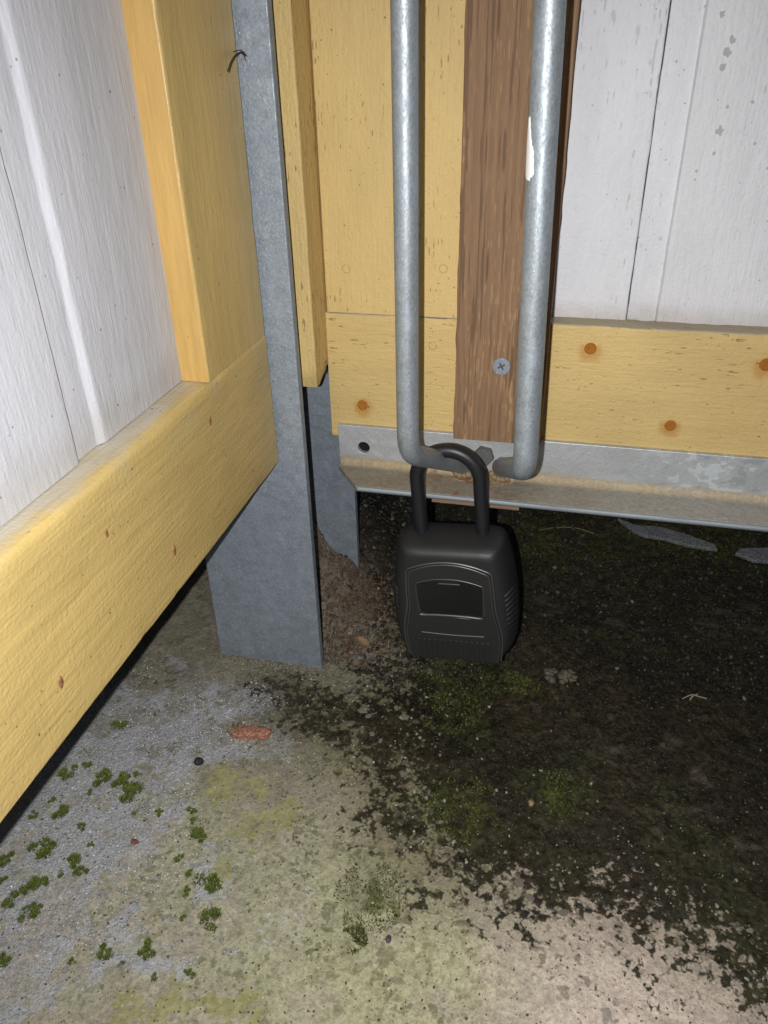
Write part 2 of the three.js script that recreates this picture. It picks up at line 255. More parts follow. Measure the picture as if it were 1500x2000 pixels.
const groundCol = texture(TN, TN, (u, v, i, j) => {
  const x = X0 + u * SZ, z = Z0 + v * SZ, hi = hash(i, j, 221), hi2 = hash(i >> 1, j >> 1, 222);
  const n1 = fbm(x * 14, z * 14, 223, 3), n2 = fbm(x * 60, z * 60, 226, 3), n3 = vn(x * 420, z * 420, 229), n4 = fbm(x * 180, z * 180, 230, 3), n5 = vn(x * 800, z * 800, 232);
  const [cid, ced] = cells(x, z, 165, 280);
  let bump = 0.3 * n2 + 0.35 * n3 + 0.2 * hi2 + 0.12 * n4;
  // worn concrete: beige to the right, olive with algae in the middle
  let c = mix3([0.57, 0.48, 0.41], [0.43, 0.375, 0.32], n1);
  const olive = sstep(0.06, -0.06, x + (n1 - 0.5) * 0.14 + (n2 - 0.5) * 0.05);
  c = mix3(c, mix3([0.325, 0.29, 0.225], [0.315, 0.31, 0.205], sstep(0.3, 0.7, n2 * 0.5 + n1 * 0.5)), olive * 0.92);
  c = mix3(c, [0.36, 0.36, 0.20], 0.6 * blob(TINT, x, z) * sstep(0.2, 0.65, n1 * 0.5 + n2 * 0.5));
  const back = sstep(-0.30, -0.42, z + (n1 - 0.5) * 0.1) * sstep(-0.10, -0.2, x);
  c = mix3(c, mix3([0.16, 0.14, 0.10], [0.22, 0.20, 0.155], n2), 0.85 * back);
  c = mix3(c, [0.27, 0.265, 0.20], 0.8 * Math.exp(-(((x + 0.165) / 0.035) ** 2 + ((z + 0.497) / 0.022) ** 2)));
  c = c.map((q) => q * (0.40 + 0.36 * n3 + 0.52 * n4 + 0.32 * hi2 + 0.24 * n5 + 0.10 * (cid - 0.5)));
  const pit = sstep(0.60, 0.70, n4) * sstep(0.4, 0.62, fbm(x * 25, z * 25, 236, 2)); c = c.map((q) => q * (1 - 0.5 * pit)); bump -= pit * 0.15;
  c = mix3(c, [0.10, 0.115, 0.03], 0.5 * olive * sstep(0.60, 0.72, fbm(x * 220, z * 220, 238, 2)) * sstep(0.45, 0.6, n2));
  if (hi2 > 0.985) c = mix3(c, hi > 0.5 ? [0.5, 0.46, 0.38] : [0.09, 0.08, 0.06], 0.7);
  // pale loose sand lying in patches
  const sd = sdSand(x, z) / 0.035 + (fbm(x * 30, z * 30, 241, 4) - 0.5) * 6.5 + (n4 - 0.5) * 2.6 - 0.1, sa = sstep(-0.7, 1.0, sd) * (1 - 0.6 * sstep(0.48, 0.64, fbm(x * 75, z * 75, 244, 4)));
  c = mix3(c, [0.46, 0.47, 0.51].map((q) => q * (0.58 + 0.42 * hi2 + 0.25 * hi * n3)), sa * 0.85); bump += sa * (0.1 + 0.25 * hi2);
  if (sa > 0.2 && hi > 0.994) c = [0.75, 0.76, 0.8];
  // yellow-green algae crusts
  const al = blob(ALGAE, x, z), am = sstep(0.42, 0.62, al * 0.7 + (cid - 0.5) * 0.45 + (n4 - 0.5) * 0.9); c = mix3(c, mix3([0.27, 0.26, 0.085], [0.36, 0.35, 0.17], n3).map((q) => q * (0.75 + 0.4 * n4)), am * 0.8);
  // thin olive-brown film where the wet growth begins
  const leftSide = sstep(0.0, -0.09, x), film = sstep(-0.045, 0.02, sdDark(x, z) + (n1 - 0.5) * 0.03 + (n4 - 0.5) * 0.03) * lerp(0.55, 1, leftSide);
  c = c.map((q, k) => q * lerp(1, [0.40, 0.38, 0.27][k] * (0.5 + n4), film * 0.8));
  c = mix3(c, [0.03, 0.028, 0.012], film * 0.8 * sstep(0.53, 0.66, fbm(x * 260, z * 260, 246, 3)) * sstep(0.35, 0.6, n2));
  // black wet film of moss and soil
  const dk = darkness(x, z);
  if (dk > 0) {
    const deep = sstep(0.0, 0.08, sdDark(x, z));
    let q = mix3([0.0125, 0.0105, 0.0050], [0.030, 0.0225, 0.0110], sstep(0.35, 0.7, n1)); q = mix3(q, [0.022, 0.025, 0.008], 0.7 * sstep(0.5, 0.68, fbm(x * 28, z * 28, 249, 3)));
    q = q.map((t) => t * (0.05 + 2.9 * n3 * n4 + 0.55 * hi2 * hi2));
    const thin = sstep(0.6, 0.75, fbm(x * 45 + 3, z * 90, 252, 4)) * (1 - sstep(0.5, 0.62, vn(x * 9, z * 9, 254))); q = mix3(q, [0.075, 0.062, 0.046], 0.6 * thin * (0.5 + n3));
    const sp = Math.max(speck(u, v, 251, 300, 0.09, 0.3), speck(u, v, 255, 520, 0.06, 0.36)), st = hash(Math.floor(u * 300), Math.floor(v * 300), 258);
    q = mix3(q, mix3([0.055, 0.06, 0.036], [0.22, 0.205, 0.15], st * st), sp * lerp(0.75, 0.25, deep));
    c = mix3(c, q, dk * 0.97); bump = lerp(bump, 0.25 * n2 + 0.5 * n3 + sp * 0.4 + 0.2 * hi + 0.3 * n4, dk);
  }
  const gr = blob(GREEN, x, z) * sstep(0.35, 0.62, fbm(x * 90, z * 90, 261, 3)); c = mix3(c, [0.062, 0.07, 0.014].map((q) => q * (0.3 + 1.5 * n3)), gr * 0.8);
  const br = Math.max(blob(BROWN, x, z), sstep(0.012, 0.05, heap(x, z))) * sstep(-0.12, -0.165, x) * sstep(0.2, 0.5, n2); c = mix3(c, mix3([0.085, 0.05, 0.033], [0.17, 0.135, 0.105], sstep(0.25, 0.7, n3 * 0.4 + n1 * 0.6)).map((q) => q * (0.5 + n4)), br * 0.9);
  gBumpArr[j * TN + i] = bump;
  return c;
}, true, THREE.MirroredRepeatWrapping);
const groundBump = texture(TN, TN, (u, v, i, j) => clamp(gBumpArr[j * TN + i] * 0.75), false, THREE.MirroredRepeatWrapping);
const groundRough = texture(512, 512, (u, v) => { const x = X0 + u * SZ, z = Z0 + v * SZ; return lerp(0.95, 0.48, darkness(x, z)) - 0.12 * vn(x * 200, z * 200, 271); }, false, THREE.MirroredRepeatWrapping);
{
  const xs = [], zs = []; const spread = [0.02, 0.06, 0.15, 0.4, 1, 2.5, 6, 15, 40];
  for (const s of [...spread].reverse()) { xs.push(X0 - s); zs.push(Z0 - s); }
  const n = 520; for (let i = 0; i <= n; i++) { xs.push(X0 + SZ * i / n); zs.push(Z0 + SZ * i / n); }
  for (const s of spread) { xs.push(X0 + SZ + s); zs.push(Z0 + SZ + s); }
  const w = xs.length, P = new Float32Array(w * w * 3), U = new Float32Array(w * w * 2), I = new Uint32Array((w - 1) * (w - 1) * 6);
  for (let j = 0; j < w; j++) for (let i = 0; i < w; i++) { const k = j * w + i; P.set([xs[i], groundH(xs[i], zs[j]), zs[j]], k * 3); U.set([(xs[i] - X0) / SZ, (zs[j] - Z0) / SZ], k * 2); }
  let t = 0; for (let j = 0; j < w - 1; j++) for (let i = 0; i < w - 1; i++) { const a = j * w + i; I.set([a, a + w, a + 1, a + 1, a + w, a + w + 1], t); t += 6; }
  const g = new THREE.BufferGeometry(); g.setAttribute('position', new THREE.BufferAttribute(P, 3)); g.setAttribute('uv', new THREE.BufferAttribute(U, 2)); g.setIndex(new THREE.BufferAttribute(I, 1)); g.computeVertexNormals();
  const m = part('ground', g, new THREE.MeshStandardMaterial({ map: groundCol, bumpMap: groundBump, bumpScale: 0.0015, roughnessMap: groundRough, roughness: 1 }), scene);
  tag(m, 'stained concrete ground, pale sand at left and black wet film at right', 'ground', null, 'structure');
}
// a point of the ground seen from the photograph's place is given by its x and z on the level; where the ground is higher, follow the line of sight back
function onGround(x, z) { let t = 1; for (let i = 0; i < 12; i++) { const h = groundH(x * t, z * t); t = 1 - h / 0.49; } return [x * t, groundH(x * t, z * t), z * t]; }

// ---------------------------------------------------------------- left gate (plane x = -0.2114, seen along it)
const AX = -0.2114;
const gateA = thing('timber_gate', 'yellow framed timber gate with white boards standing at left in steep perspective', 'gate');
{
  const dustTop = (x, y, z, nx, ny, nz) => {
    let c = YELA.map((q) => q * (0.95 + 0.1 * vn(z * 40, y * 60, 301)));
    if (ny > 0.3) { const k = sstep(-0.2135, -0.2225, x + (fbm(z * 70, x * 200, 303, 3) - 0.5) * 0.012); c = mix3(c, [0.5, 0.475, 0.42], k * (0.55 + 0.45 * fbm(z * 150, x * 150, 305, 2))); }
    const worn = sstep(0.56, 0.72, fbm(z * 55, y * 90, 307, 3)) * sstep(0.03, 0.0, Math.abs(y - 0.3155)); c = mix3(c, [0.5, 0.41, 0.24], 0.5 * worn);
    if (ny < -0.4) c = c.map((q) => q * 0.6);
    return c;
  };
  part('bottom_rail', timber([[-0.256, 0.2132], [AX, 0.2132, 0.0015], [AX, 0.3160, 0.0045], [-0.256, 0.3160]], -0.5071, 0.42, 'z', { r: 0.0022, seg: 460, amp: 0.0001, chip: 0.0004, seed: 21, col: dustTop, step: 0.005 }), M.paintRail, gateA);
  const stileCol = (x, y, z, nx, ny, nz) => nz > 0.55 ? ORG.map((q) => q * (0.97 + 0.06 * vn(x * 100, y * 30, 311))) : YELA.map((q) => q * (0.93 + 0.14 * vn(z * 60, y * 12, 313)));
  const stile = timber([[-0.256, 0.4113], [AX, 0.4113], [AX, 0.5071], [-0.256, 0.5071]], 0.3163, 1.35, 'y', { r: 0.0018, seg: 420, amp: 0.0001, chip: 0.0005, seed: 22, col: stileCol, step: 0.005 });
  stile.translate(0, 0, 0); part('stile', stile, M.paintA, gateA, 'upright yellow stile with a smooth orange inner edge');
  // white boards, each with a stepped strip along one edge
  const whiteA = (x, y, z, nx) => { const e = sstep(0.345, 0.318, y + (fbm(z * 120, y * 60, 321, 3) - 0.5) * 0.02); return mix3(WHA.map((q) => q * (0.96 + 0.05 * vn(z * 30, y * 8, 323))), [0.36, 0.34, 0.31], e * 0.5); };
  for (let i = 0; i < 6; i++) {
    const z0 = -0.2985 + 0.1205 * (i - 1), z1 = z0 + 0.1189; // plank from z0 (far edge) to z1 (near edge); the step strip lies along the near edge
    const prof = [[-0.252, -z1], [-0.2316, -z1, 0.0008], [-0.2316, -(z1 - 0.0182), 0.0010], [-0.2292, -(z1 - 0.0228), 0.0014], [-0.2292, -z0, 0.0014], [-0.252, -z0]];
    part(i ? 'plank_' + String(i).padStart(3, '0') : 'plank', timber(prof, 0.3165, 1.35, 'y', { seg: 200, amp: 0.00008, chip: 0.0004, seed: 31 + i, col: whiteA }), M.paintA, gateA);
  }
  // rusted nail holes showing through the paint of the rail
  for (const [y, z, s] of [[0.2941, -0.4054, 1], [0.2882, -0.2821, 0.8], [0.241, -0.3384, 1.1], [0.2432, -0.2249, 1.0]]) {
    const g = lump(0.0022 * s, Math.round(y * 1e4), 0.5, 2, [0.22, 1.5, 0.7]); g.translate(AX + 0.0001, y, z); part('nail', g, M.oldRust, gateA);
  }
}

// ---------------------------------------------------------------- steel post: a rolled H section
const post = thing('steel_post', 'galvanised steel H-section post standing between the two yellow gates', 'post', [-0.2414, 0, -0.55]);
{
  part('flange', box(0.1, 1.5, 0.008, 0.0012, 0, 0.71, 0.034), M.zinc, post);
  part('flange', box(0.1, 1.5, 0.008, 0.0012, 0, 0.71, -0.099), M.zinc, post);
  part('web', box(0.006, 1.5, 0.1245, 0.0005, -0.003, 0.71, -0.0325), M.zinc, post);
}
// ---------------------------------------------------------------- yellow stop batten behind the post's flange
{
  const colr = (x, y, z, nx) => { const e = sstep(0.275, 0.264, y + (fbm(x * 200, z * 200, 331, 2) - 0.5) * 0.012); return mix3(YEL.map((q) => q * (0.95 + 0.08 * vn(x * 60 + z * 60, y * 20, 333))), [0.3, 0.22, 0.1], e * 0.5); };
  const g = timber([[-0.238, 0.5975], [-0.238, 0.5445], [-0.1885, 0.5445], [-0.1885, 0.5975]].reverse(), 0.2625, 1.35, 'y', { r: 0.0016, seg: 300, amp: 0.00018, chip: 0.0005, seed: 41, col: colr, step: 0.006 });
  // splintered lower corner and a sawn-off left one
  const p = g.attributes.position;
  for (let i = 0; i < p.count; i++) {
    const x = p.getX(i), y = p.getY(i), z = p.getZ(i);
    if (y < 0.285) { const k = sstep(-0.2, -0.189, x) * sstep(-0.553, -0.566, z); p.setY(i, y + k * 0.007 * (0.6 + 0.8 * hash(Math.round(z * 4000), Math.round(x * 4000), 5)) * sstep(0.285, 0.2625, y)); if (x < -0.203 && y < 0.29) p.setX(i, lerp(x, -0.2035, sstep(0.292, 0.2625, y))); }
  }
  g.computeVertexNormals();
  const b = thing('yellow_batten', 'narrow yellow painted batten hanging behind the steel post, its lower corner splintered', 'batten');
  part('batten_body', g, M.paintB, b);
  const R = rng(5), sp = [];
  for (let i = 0; i < 7; i++) { const s = new THREE.ConeGeometry(0.0008 + R() * 0.0008, 0.008 + R() * 0.006, 5); s.rotateZ(Math.PI + (R() - 0.5) * 0.5); s.translate(-0.1893 - R() * 0.004, 0.2665 + R() * 0.003, -0.566 - R() * 0.02); sp.push(s); }
  part('splinters', mergeGeometries(sp), new THREE.MeshStandardMaterial({ color: new THREE.Color(0.2, 0.14, 0.09), roughness: 0.9 }), b);
}

// ---------------------------------------------------------------- back gate (front of the frame at z = -0.577)
const BZ = -0.577;
const gateB = thing('timber_gate', 'yellow framed gate facing the viewer, white boards, brown upright and galvanised fittings', 'gate');
{
  const yel = (s) => (x, y, z, nx, ny, nz) => {
    let c = YEL.map((q) => q * (0.95 + 0.08 * vn(x * 25, y * 25, s)));
    if (ny > 0.4) { const k = fbm(x * 90, z * 300, s + 3, 3); c = mix3(c, [0.40, 0.35, 0.27], 0.55 + 0.45 * k); }
    return c;
  };
  const railCol = (x, y, z, nx, ny, nz) => { let c = yel(341)(x, y, z, nx, ny, nz); for (const [a, b, r] of NAILS) { const d = Math.hypot((x - a) * 0.75, (y - b + 0.0015) * (y < b ? 0.7 : 1.1)) * (0.75 + 0.5 * fbm(x * 260, y * 200, 345, 2)); c = mix3(c, [0.50, 0.25, 0.05], 0.75 * sstep(r * 1.9, r * 0.9, d)); } return c; };
  const NAILS = [[0.0152, 0.295, 0.0042], [0.0805, 0.2385, 0.0041], [-0.1612, 0.2362, 0.0042], [0.1372, 0.2906, 0.0045]];
  part('bottom_rail', timber(rect(0.2060, 0.3123, -0.598, BZ).map(([a, b]) => [a, b]), -0.1888, 1.1, 'x', { r: 0.0016, seg: 520, amp: 0.0002, chip: 0.0008, seed: 51, col: railCol, step: 0.004 }), M.paintB, gateB);
  part('stile', timber([[-0.1875, 0.598], [-0.1875, -BZ], [-0.0815, -BZ], [-0.0815, 0.598]].reverse(), 0.3127, 1.35, 'y', { r: 0.0014, seg: 300, amp: 0.0002, chip: 0.0006, seed: 52, col: yel(351), step: 0.006 }), M.paintB, gateB);
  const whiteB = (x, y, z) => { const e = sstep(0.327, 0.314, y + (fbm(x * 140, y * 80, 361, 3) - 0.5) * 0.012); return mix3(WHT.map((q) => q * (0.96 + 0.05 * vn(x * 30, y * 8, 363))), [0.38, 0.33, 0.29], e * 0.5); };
  for (let i = 0; i < 10; i++) {
    const x0 = 0.0395 + 0.1205 * (i - 1), x1 = x0 + 0.1195;
    if (x0 < -0.09) continue;
    const prof = [[x0, 0.612], [x0, 0.5985, 0.0006], [x0 + 0.0200, 0.5985, 0.0005], [x0 + 0.0213, 0.595, 0.0009], [x1, 0.595, 0.0012], [x1, 0.612]].reverse();
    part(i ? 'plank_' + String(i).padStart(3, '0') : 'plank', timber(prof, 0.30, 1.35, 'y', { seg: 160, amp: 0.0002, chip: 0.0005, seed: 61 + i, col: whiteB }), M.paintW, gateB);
  }
  // dirt spots on the pale boards
  const spotM = new THREE.MeshStandardMaterial({ color: new THREE.Color(0.46, 0.46, 0.475), roughness: 0.9 });
  const R = rng(91);
  for (const [x, y, r] of [[0.0697, 0.502, 0.0028], [0.0782, 0.4885, 0.0032], [0.0765, 0.4818, 0.0036], [0.0755, 0.474, 0.003], [0.0803, 0.4379, 0.0042], [0.0795, 0.4252, 0.0016], [0.0822, 0.4521, 0.0018], [0.0476, 0.4778, 0.0014], [0.0703, 0.4143, 0.0016], [0.0703, 0.409, 0.0013], [0.1142, 0.4162, 0.0016], [0.0969, 0.4549, 0.0018], [0.0544, 0.3694, 0.0013], [0.103, 0.431, 0.0016], [0.06, 0.507, 0.002]]) {
    const s = new THREE.Shape(), n = 14; for (let k = 0; k < n; k++) { const a = k / n * 6.283, q = r * 0.85 * (0.5 + 0.6 * R()) * (1 + 0.3 * Math.sin(a)); k ? s.lineTo(x + Math.cos(a) * q * 0.8, y + Math.sin(a) * q) : s.moveTo(x + Math.cos(a) * q * 0.8, y + Math.sin(a) * q); }
    const g = new THREE.ExtrudeGeometry(s, { depth: 0.00025, bevelEnabled: false }); g.translate(0, 0, (x < 0.0605 ? -0.5985 : -0.595) + 0.0001); part('dirt_spot', planarUV(g), spotM, gateB);
  }
  // brown board over the joint
  part('brown_upright', timber([[-0.0832, 0.5765], [-0.0832, 0.565], [-0.0150, 0.565], [-0.0150, 0.5765]].reverse(), 0.2185, 1.35, 'y', { r: 0.0014, seg: 260, amp: 0.0003, chip: 0.0006, seed: 71, step: 0.006 }), M.bare, gateB, 'bare weathered brown upright board');
  // rusty nail heads
  for (const [x, y, r] of NAILS) {
    const g = new THREE.LatheGeometry([[0, 0.0006], [r * 0.45, 0.0007], [r * 0.8, 0.0012], [r, 0.0009], [r * 1.08, -0.0004]].map((p) => new THREE.Vector2(...p)), 20); g.rotateX(Math.PI / 2);
    const p = g.attributes.position; for (let i = 0; i < p.count; i++) p.setZ(i, p.getZ(i) + (hash(i, 7, 1) - 0.5) * 0.0003); g.computeVertexNormals(); g.translate(x, y, BZ); part('nail', g, M.rust, gateB);
  }
  // painted-over nails, faint rings in the stile
  for (const [x, y] of [[-0.1701, 0.3463], [-0.0958, 0.349], [-0.1031, 0.2903]]) {
    const g = new THREE.TorusGeometry(0.0030, 0.00022, 6, 24); g.translate(x, y, BZ); const c = new Float32Array(g.attributes.position.count * 3); for (let i = 0; i < c.length; i += 3) c.set(YEL, i); g.setAttribute('color', new THREE.BufferAttribute(c, 3)); part('nail', g, M.paintB, gateB);
  }
  { // cross-head screw in the brown board
    const s = new THREE.Shape(); s.absarc(0, 0, 0.0062, 0, Math.PI * 2);
    const cr = new THREE.Path(); const a = 0.0009, b = 0.0033; [[a, a], [b, a], [b, -a], [a, -a], [a, -b], [-a, -b], [-a, -a], [-b, -a], [-b, a], [-a, a], [-a, b], [a, b]].forEach(([x, y], i) => i ? cr.lineTo(x, y) : cr.moveTo(x, y)); s.holes.push(cr);
    const g = new THREE.ExtrudeGeometry(s, { depth: 0.0012, bevelEnabled: true, bevelSize: 0.0004, bevelThickness: 0.0003, bevelSegments: 2, curveSegments: 24 }); g.rotateZ(0.5); planarUV(g); g.translate(-0.0482, 0.2815, -0.5655);
    const sc = part('screw', g, M.zinc, gateB, 'grey cross-head screw in the brown board');
    const k = new THREE.CircleGeometry(0.005, 20); k.translate(-0.0482, 0.2815, -0.5648); part('recess', k, new THREE.MeshStandardMaterial({ color: new THREE.Color(0.10, 0.065, 0.05), roughness: 0.9 }), sc);
  }
  // ---- galvanised angle along the gate's foot
  const aN = 1024, aM = 256, AXL = -0.1815;
  const webCol = texture(aN, aM, (u, v) => { // u: 0.5 m along, v: 0.04 m up
    const x = u * 0.5, y = v * 0.04, n = fbm(x * 30, y * 60, 401, 4), f = vn(x * 700, y * 700, 403), g = fbm(x * 110, y * 150, 405, 3);
    let c = mix3([0.40, 0.425, 0.445], [0.58, 0.61, 0.64], n * 0.9 + 0.35 * (f - 0.5));
    c = mix3(c, [0.68, 0.74, 0.80], 0.7 * sstep(0.62, 0.68, g) * sstep(0.22, 0.3, x)); // spangle patches to the right
    c = mix3(c, [0.33, 0.37, 0.40], 0.6 * sstep(0.36, 0.30, g) * sstep(0.2, 0.3, x));
    c = mix3(c, [0.60, 0.62, 0.63], 0.6 * sstep(0.6, 0.66, fbm(x * 60 + y * 90, y * 60 - x * 20, 407, 3)) * sstep(0.06, 0.03, x));
    const foot = sstep(0.011, 0.0, y + (n - 0.5) * 0.01); c = mix3(c, [0.42, 0.34, 0.20], foot * lerp(0.85, 0.35, sstep(0.15, 0.25, x)));
    const w = Math.exp(-(((x - 0.12) / 0.035) ** 2)); c = mix3(c, [0.5, 0.5, 0.49], 0.5 * w * n);
    return c;
  }, true, THREE.MirroredRepeatWrapping);
  const legCol = texture(aN, aM, (u, v) => { // v: 0 at the heel, 1 at the lip
    const x = u * 0.5, y = v * 0.04, n = fbm(x * 40, y * 40, 411, 4), f = vn(x * 600, y * 600, 413);
    let c = mix3(mix3([0.26, 0.22, 0.16], [0.34, 0.315, 0.265], n), [0.39, 0.385, 0.365], 0.8 * sstep(0.13, 0.28, x + (n - 0.5) * 0.08)); c = mix3(c, [0.46, 0.36, 0.20], 0.6 * sstep(0.008, 0.002, y) * (0.4 + n)); c = c.map((q) => q * (0.85 + 0.3 * f));
    for (const [a, s] of [[0.107, 0.013], [0.139, 0.012]]) { const d = Math.hypot(x - a, (y - 0.004) * 1.2) / s; c = mix3(c, [0.36, 0.17, 0.05], 0.85 * sstep(1.2, 0.3, d + (n - 0.5))); c = mix3(c, [0.6, 0.48, 0.3], 0.8 * sstep(0.25, 0.0, Math.abs(d - 0.75 + (n - 0.5) * 0.6)) * sstep(0.4, 0.6, f * 0.5 + n * 0.5)); }
    c = mix3(c, [0.26, 0.12, 0.07], 0.7 * sstep(0.58, 0.66, fbm(x * 160, y * 160, 415, 3)) * Math.exp(-(((x - 0.11) / 0.04) ** 2)));
    c = mix3(c, [0.1, 0.09, 0.07], 0.7 * speck(u, v * 0.25, 417, 40, 0.1, 0.16));
    return c;
  }, true, THREE.MirroredRepeatWrapping);
  const webM = new THREE.MeshStandardMaterial({ map: webCol, bumpMap: at(zincBump, 2, 0.16), bumpScale: 0.0004, roughness: 0.5, metalness: 0.4 });
  const legM = new THREE.MeshStandardMaterial({ map: legCol, bumpMap: at(zincBump, 2, 0.16), bumpScale: 0.0006, roughness: 0.72, metalness: 0.1 });
  const uvs = (g, fv) => { const p = g.attributes.position, u = new Float32Array(p.count * 2); for (let i = 0; i < p.count; i++) { u[i * 2] = (p.getX(i) - AXL) / 0.5; u[i * 2 + 1] = fv(p.getY(i), p.getZ(i)); } g.setAttribute('uv', new THREE.BufferAttribute(u, 2)); return g; };
  const web = new THREE.Shape(); web.moveTo(AXL, 0.1785); web.lineTo(1.1, 0.1785); web.lineTo(1.1, 0.2184); web.lineTo(AXL, 0.2184); web.closePath();
  const hole = new THREE.Path(); hole.absarc(-0.1603, 0.1995, 0.0056, 0, Math.PI * 2); web.holes.push(hole);
  const wg = new THREE.ExtrudeGeometry(web, { depth: 0.0036, bevelEnabled: true, bevelSize: 0.0005, bevelThickness: 0.0005, bevelSegments: 2, curveSegments: 24 }); wg.translate(0, 0, -0.5765);
  const angle = part('steel_angle', uvs(wg, (y) => (y - 0.1835) / 0.04), webM, gateB, 'galvanised steel angle along the foot of the gate');
  { const g = new THREE.CircleGeometry(0.0066, 24); g.translate(-0.1603, 0.1995, -0.5769); part('bolt_hole', g, new THREE.MeshStandardMaterial({ color: new THREE.Color(0.006, 0.005, 0.004), roughness: 1 }), angle, 'dark empty bolt hole'); }
  const leg = new THREE.Shape(); leg.moveTo(AXL + 0.0003, 0.5722); leg.lineTo(AXL + 0.0003, 0.5685); leg.lineTo(-0.1577, 0.5362); leg.lineTo(1.1, 0.5362); leg.lineTo(1.1, 0.5722); leg.closePath();
  const lg = new THREE.ExtrudeGeometry(leg, { depth: 0.0036, bevelEnabled: true, bevelSize: 0.0008, bevelThickness: 0.0008, bevelSegments: 3 }); lg.rotateX(-Math.PI / 2); lg.translate(0, 0.1788, 0);
  part('lip', new THREE.CapsuleGeometry(0.0024, 1.252, 4, 12).rotateZ(Math.PI / 2).translate(0.4705, 0.1806, -0.5358), M.pipe, angle, 'worn bright front edge of the angle');
  // fillet in the heel
  const fil = []; { const n = 8, segs = 2, r = 0.006, pos = [], ix = []; for (let s = 0; s <= segs; s++) for (let k = 0; k <= n; k++) { const a = k / n * Math.PI / 2; pos.push(lerp(AXL + 0.001, 1.1, s / segs), 0.1832 + r - r * Math.sin(a), -0.5724 + r - r * Math.cos(a)); } for (let s = 0; s < segs; s++) for (let k = 0; k < n; k++) { const a = s * (n + 1) + k; ix.push(a, a + n + 1, a + 1, a + 1, a + n + 1, a + n + 2); } const g = new THREE.BufferGeometry(); g.setAttribute('position', new THREE.Float32BufferAttribute(pos, 3)); g.setIndex(ix); g.computeVertexNormals(); fil.push(g); }
  part('lower_leg', uvs(lg, (y, z) => (z + 0.572) / 0.04), legM, angle, 'dirty tan lower leg of the angle with rust by the welds');
  part('heel', uvs(fil[0], (y, z) => (z + 0.5724 - 0.8 * (y - 0.1832)) / 0.04), legM, angle);
  { const g = new THREE.CylinderGeometry(0.0084, 0.0087, 0.0052, 6); g.rotateX(Math.PI / 2); g.rotateZ(0.35); const b = planarUV(g.toNonIndexed()); b.computeVertexNormals(); b.translate(-0.0588, 0.2025, -0.5698); part('bolt', b, M.bolt, angle, 'dark grey hexagonal bolt head'); }
  { const g = box(0.07, 0.004, 0.02, 0.0008, -0.0605, 0.1755, -0.5475); part('packing_strip', g, new THREE.MeshStandardMaterial({ color: new THREE.Color(0.24, 0.15, 0.1), roughness: 0.9, bumpMap: at(zincBump, 6), bumpScale: 0.001 }), angle, 'rusty strip under the angle'); }
  // ---- bent pipes
  const V = (x, y, z) => new THREE.Vector3(x, y, z);
  function bent(top, corner, end, r, rb) {
    const d1 = top.clone().sub(corner).normalize(), d2 = end.clone().sub(corner).normalize(), pts = [top], n = 14;
    const A = corner.clone().addScaledVector(d1, rb), B = corner.clone().addScaledVector(d2, rb);
    for (let k = 1; k < 24; k++) pts.push(top.clone().lerp(A, k / 24));
    for (let k = 0; k <= n; k++) { const t = k / n; pts.push(A.clone().multiplyScalar((1 - t) ** 2).addScaledVector(corner, 2 * t * (1 - t)).addScaledVector(B, t * t)); }
    for (let k = 1; k <= 8; k++) pts.push(B.clone().lerp(end, k / 8));
    return new THREE.TubeGeometry(new THREE.CatmullRomCurve3(pts, false, 'centripetal'), 320, r, 28, false);
  }
  const lp = part('pipe', bent(V(-0.1018, 1.3, -0.467), V(-0.0996, 0.2512, -0.467), V(-0.0755, 0.1925, -0.571), 0.0074, 0.016), M.pipe, gateB, 'left galvanised pipe, the lock hangs on its bent foot');
  const rp = part('pipe', bent(V(-0.0440, 1.3, -0.447), V(-0.0196, 0.2580, -0.447), V(-0.0440, 0.1935, -0.571), 0.0077, 0.014), M.pipe, gateB, 'right galvanised pipe with a white paint drip');
  const weld = (x, seed) => { const q = []; for (let k = 0; k < 11; k++) { const a = -2.6 + 2.1 * k / 5, s = lump(0.0026, seed + k, 0.4, 1); s.translate(x + Math.cos(a) * 0.0088, 0.1925 + Math.sin(a) * 0.0082, -0.5695 + Math.max(0, -Math.sin(a)) * 0.003); q.push(s); } return mergeGeometries(q); };
  const weldM = new THREE.MeshStandardMaterial({ color: new THREE.Color(0.40, 0.30, 0.19), map: at(zincCol, 20), roughness: 0.7, metalness: 0.15, bumpMap: at(zincBump, 10), bumpScale: 0.0008 });
  part('weld', weld(-0.0755, 700), weldM, lp); part('weld', weld(-0.0440, 740), weldM, rp);
  { // white paint drip on the right pipe's left side
    const pos = [], ix = [], n = 26, m = 8, cy = 0.4435, H = 0.0150, rr = 0.0077 + 0.00035;
    for (let s = 0; s <= n; s++) { const t = s / n, y = cy + H - 2 * H * t, w = (t < 0.35 ? 0.10 + 0.65 * t : 0.33 + 0.30 * Math.sin((t - 0.35) / 0.65 * 2.6)) * (0.9 + 0.2 * hash(s, 1, 3)) * (t > 0.94 ? 0.6 : 1), cx = lerp(-0.0440, -0.0196, (1.3 - y) / (1.3 - 0.258)), mid = Math.PI * 0.86 - 0.1 * t;
      for (let k = 0; k <= m; k++) { const a = mid + w * (k / m * 2 - 1), rk = rr - (k === 0 || k === m || s === 0 || s === n ? 0.0004 : 0); pos.push(cx + Math.cos(a) * rk, y, -0.447 + Math.sin(a) * rk); } }
    for (let s = 0; s < n; s++) for (let k = 0; k < m; k++) { const a = s * (m + 1) + k; ix.push(a, a + 1, a + m + 1, a + 1, a + m + 2, a + m + 1); }
    const g = new THREE.BufferGeometry(); g.setAttribute('position', new THREE.Float32BufferAttribute(pos, 3)); g.setIndex(ix); g.computeVertexNormals();
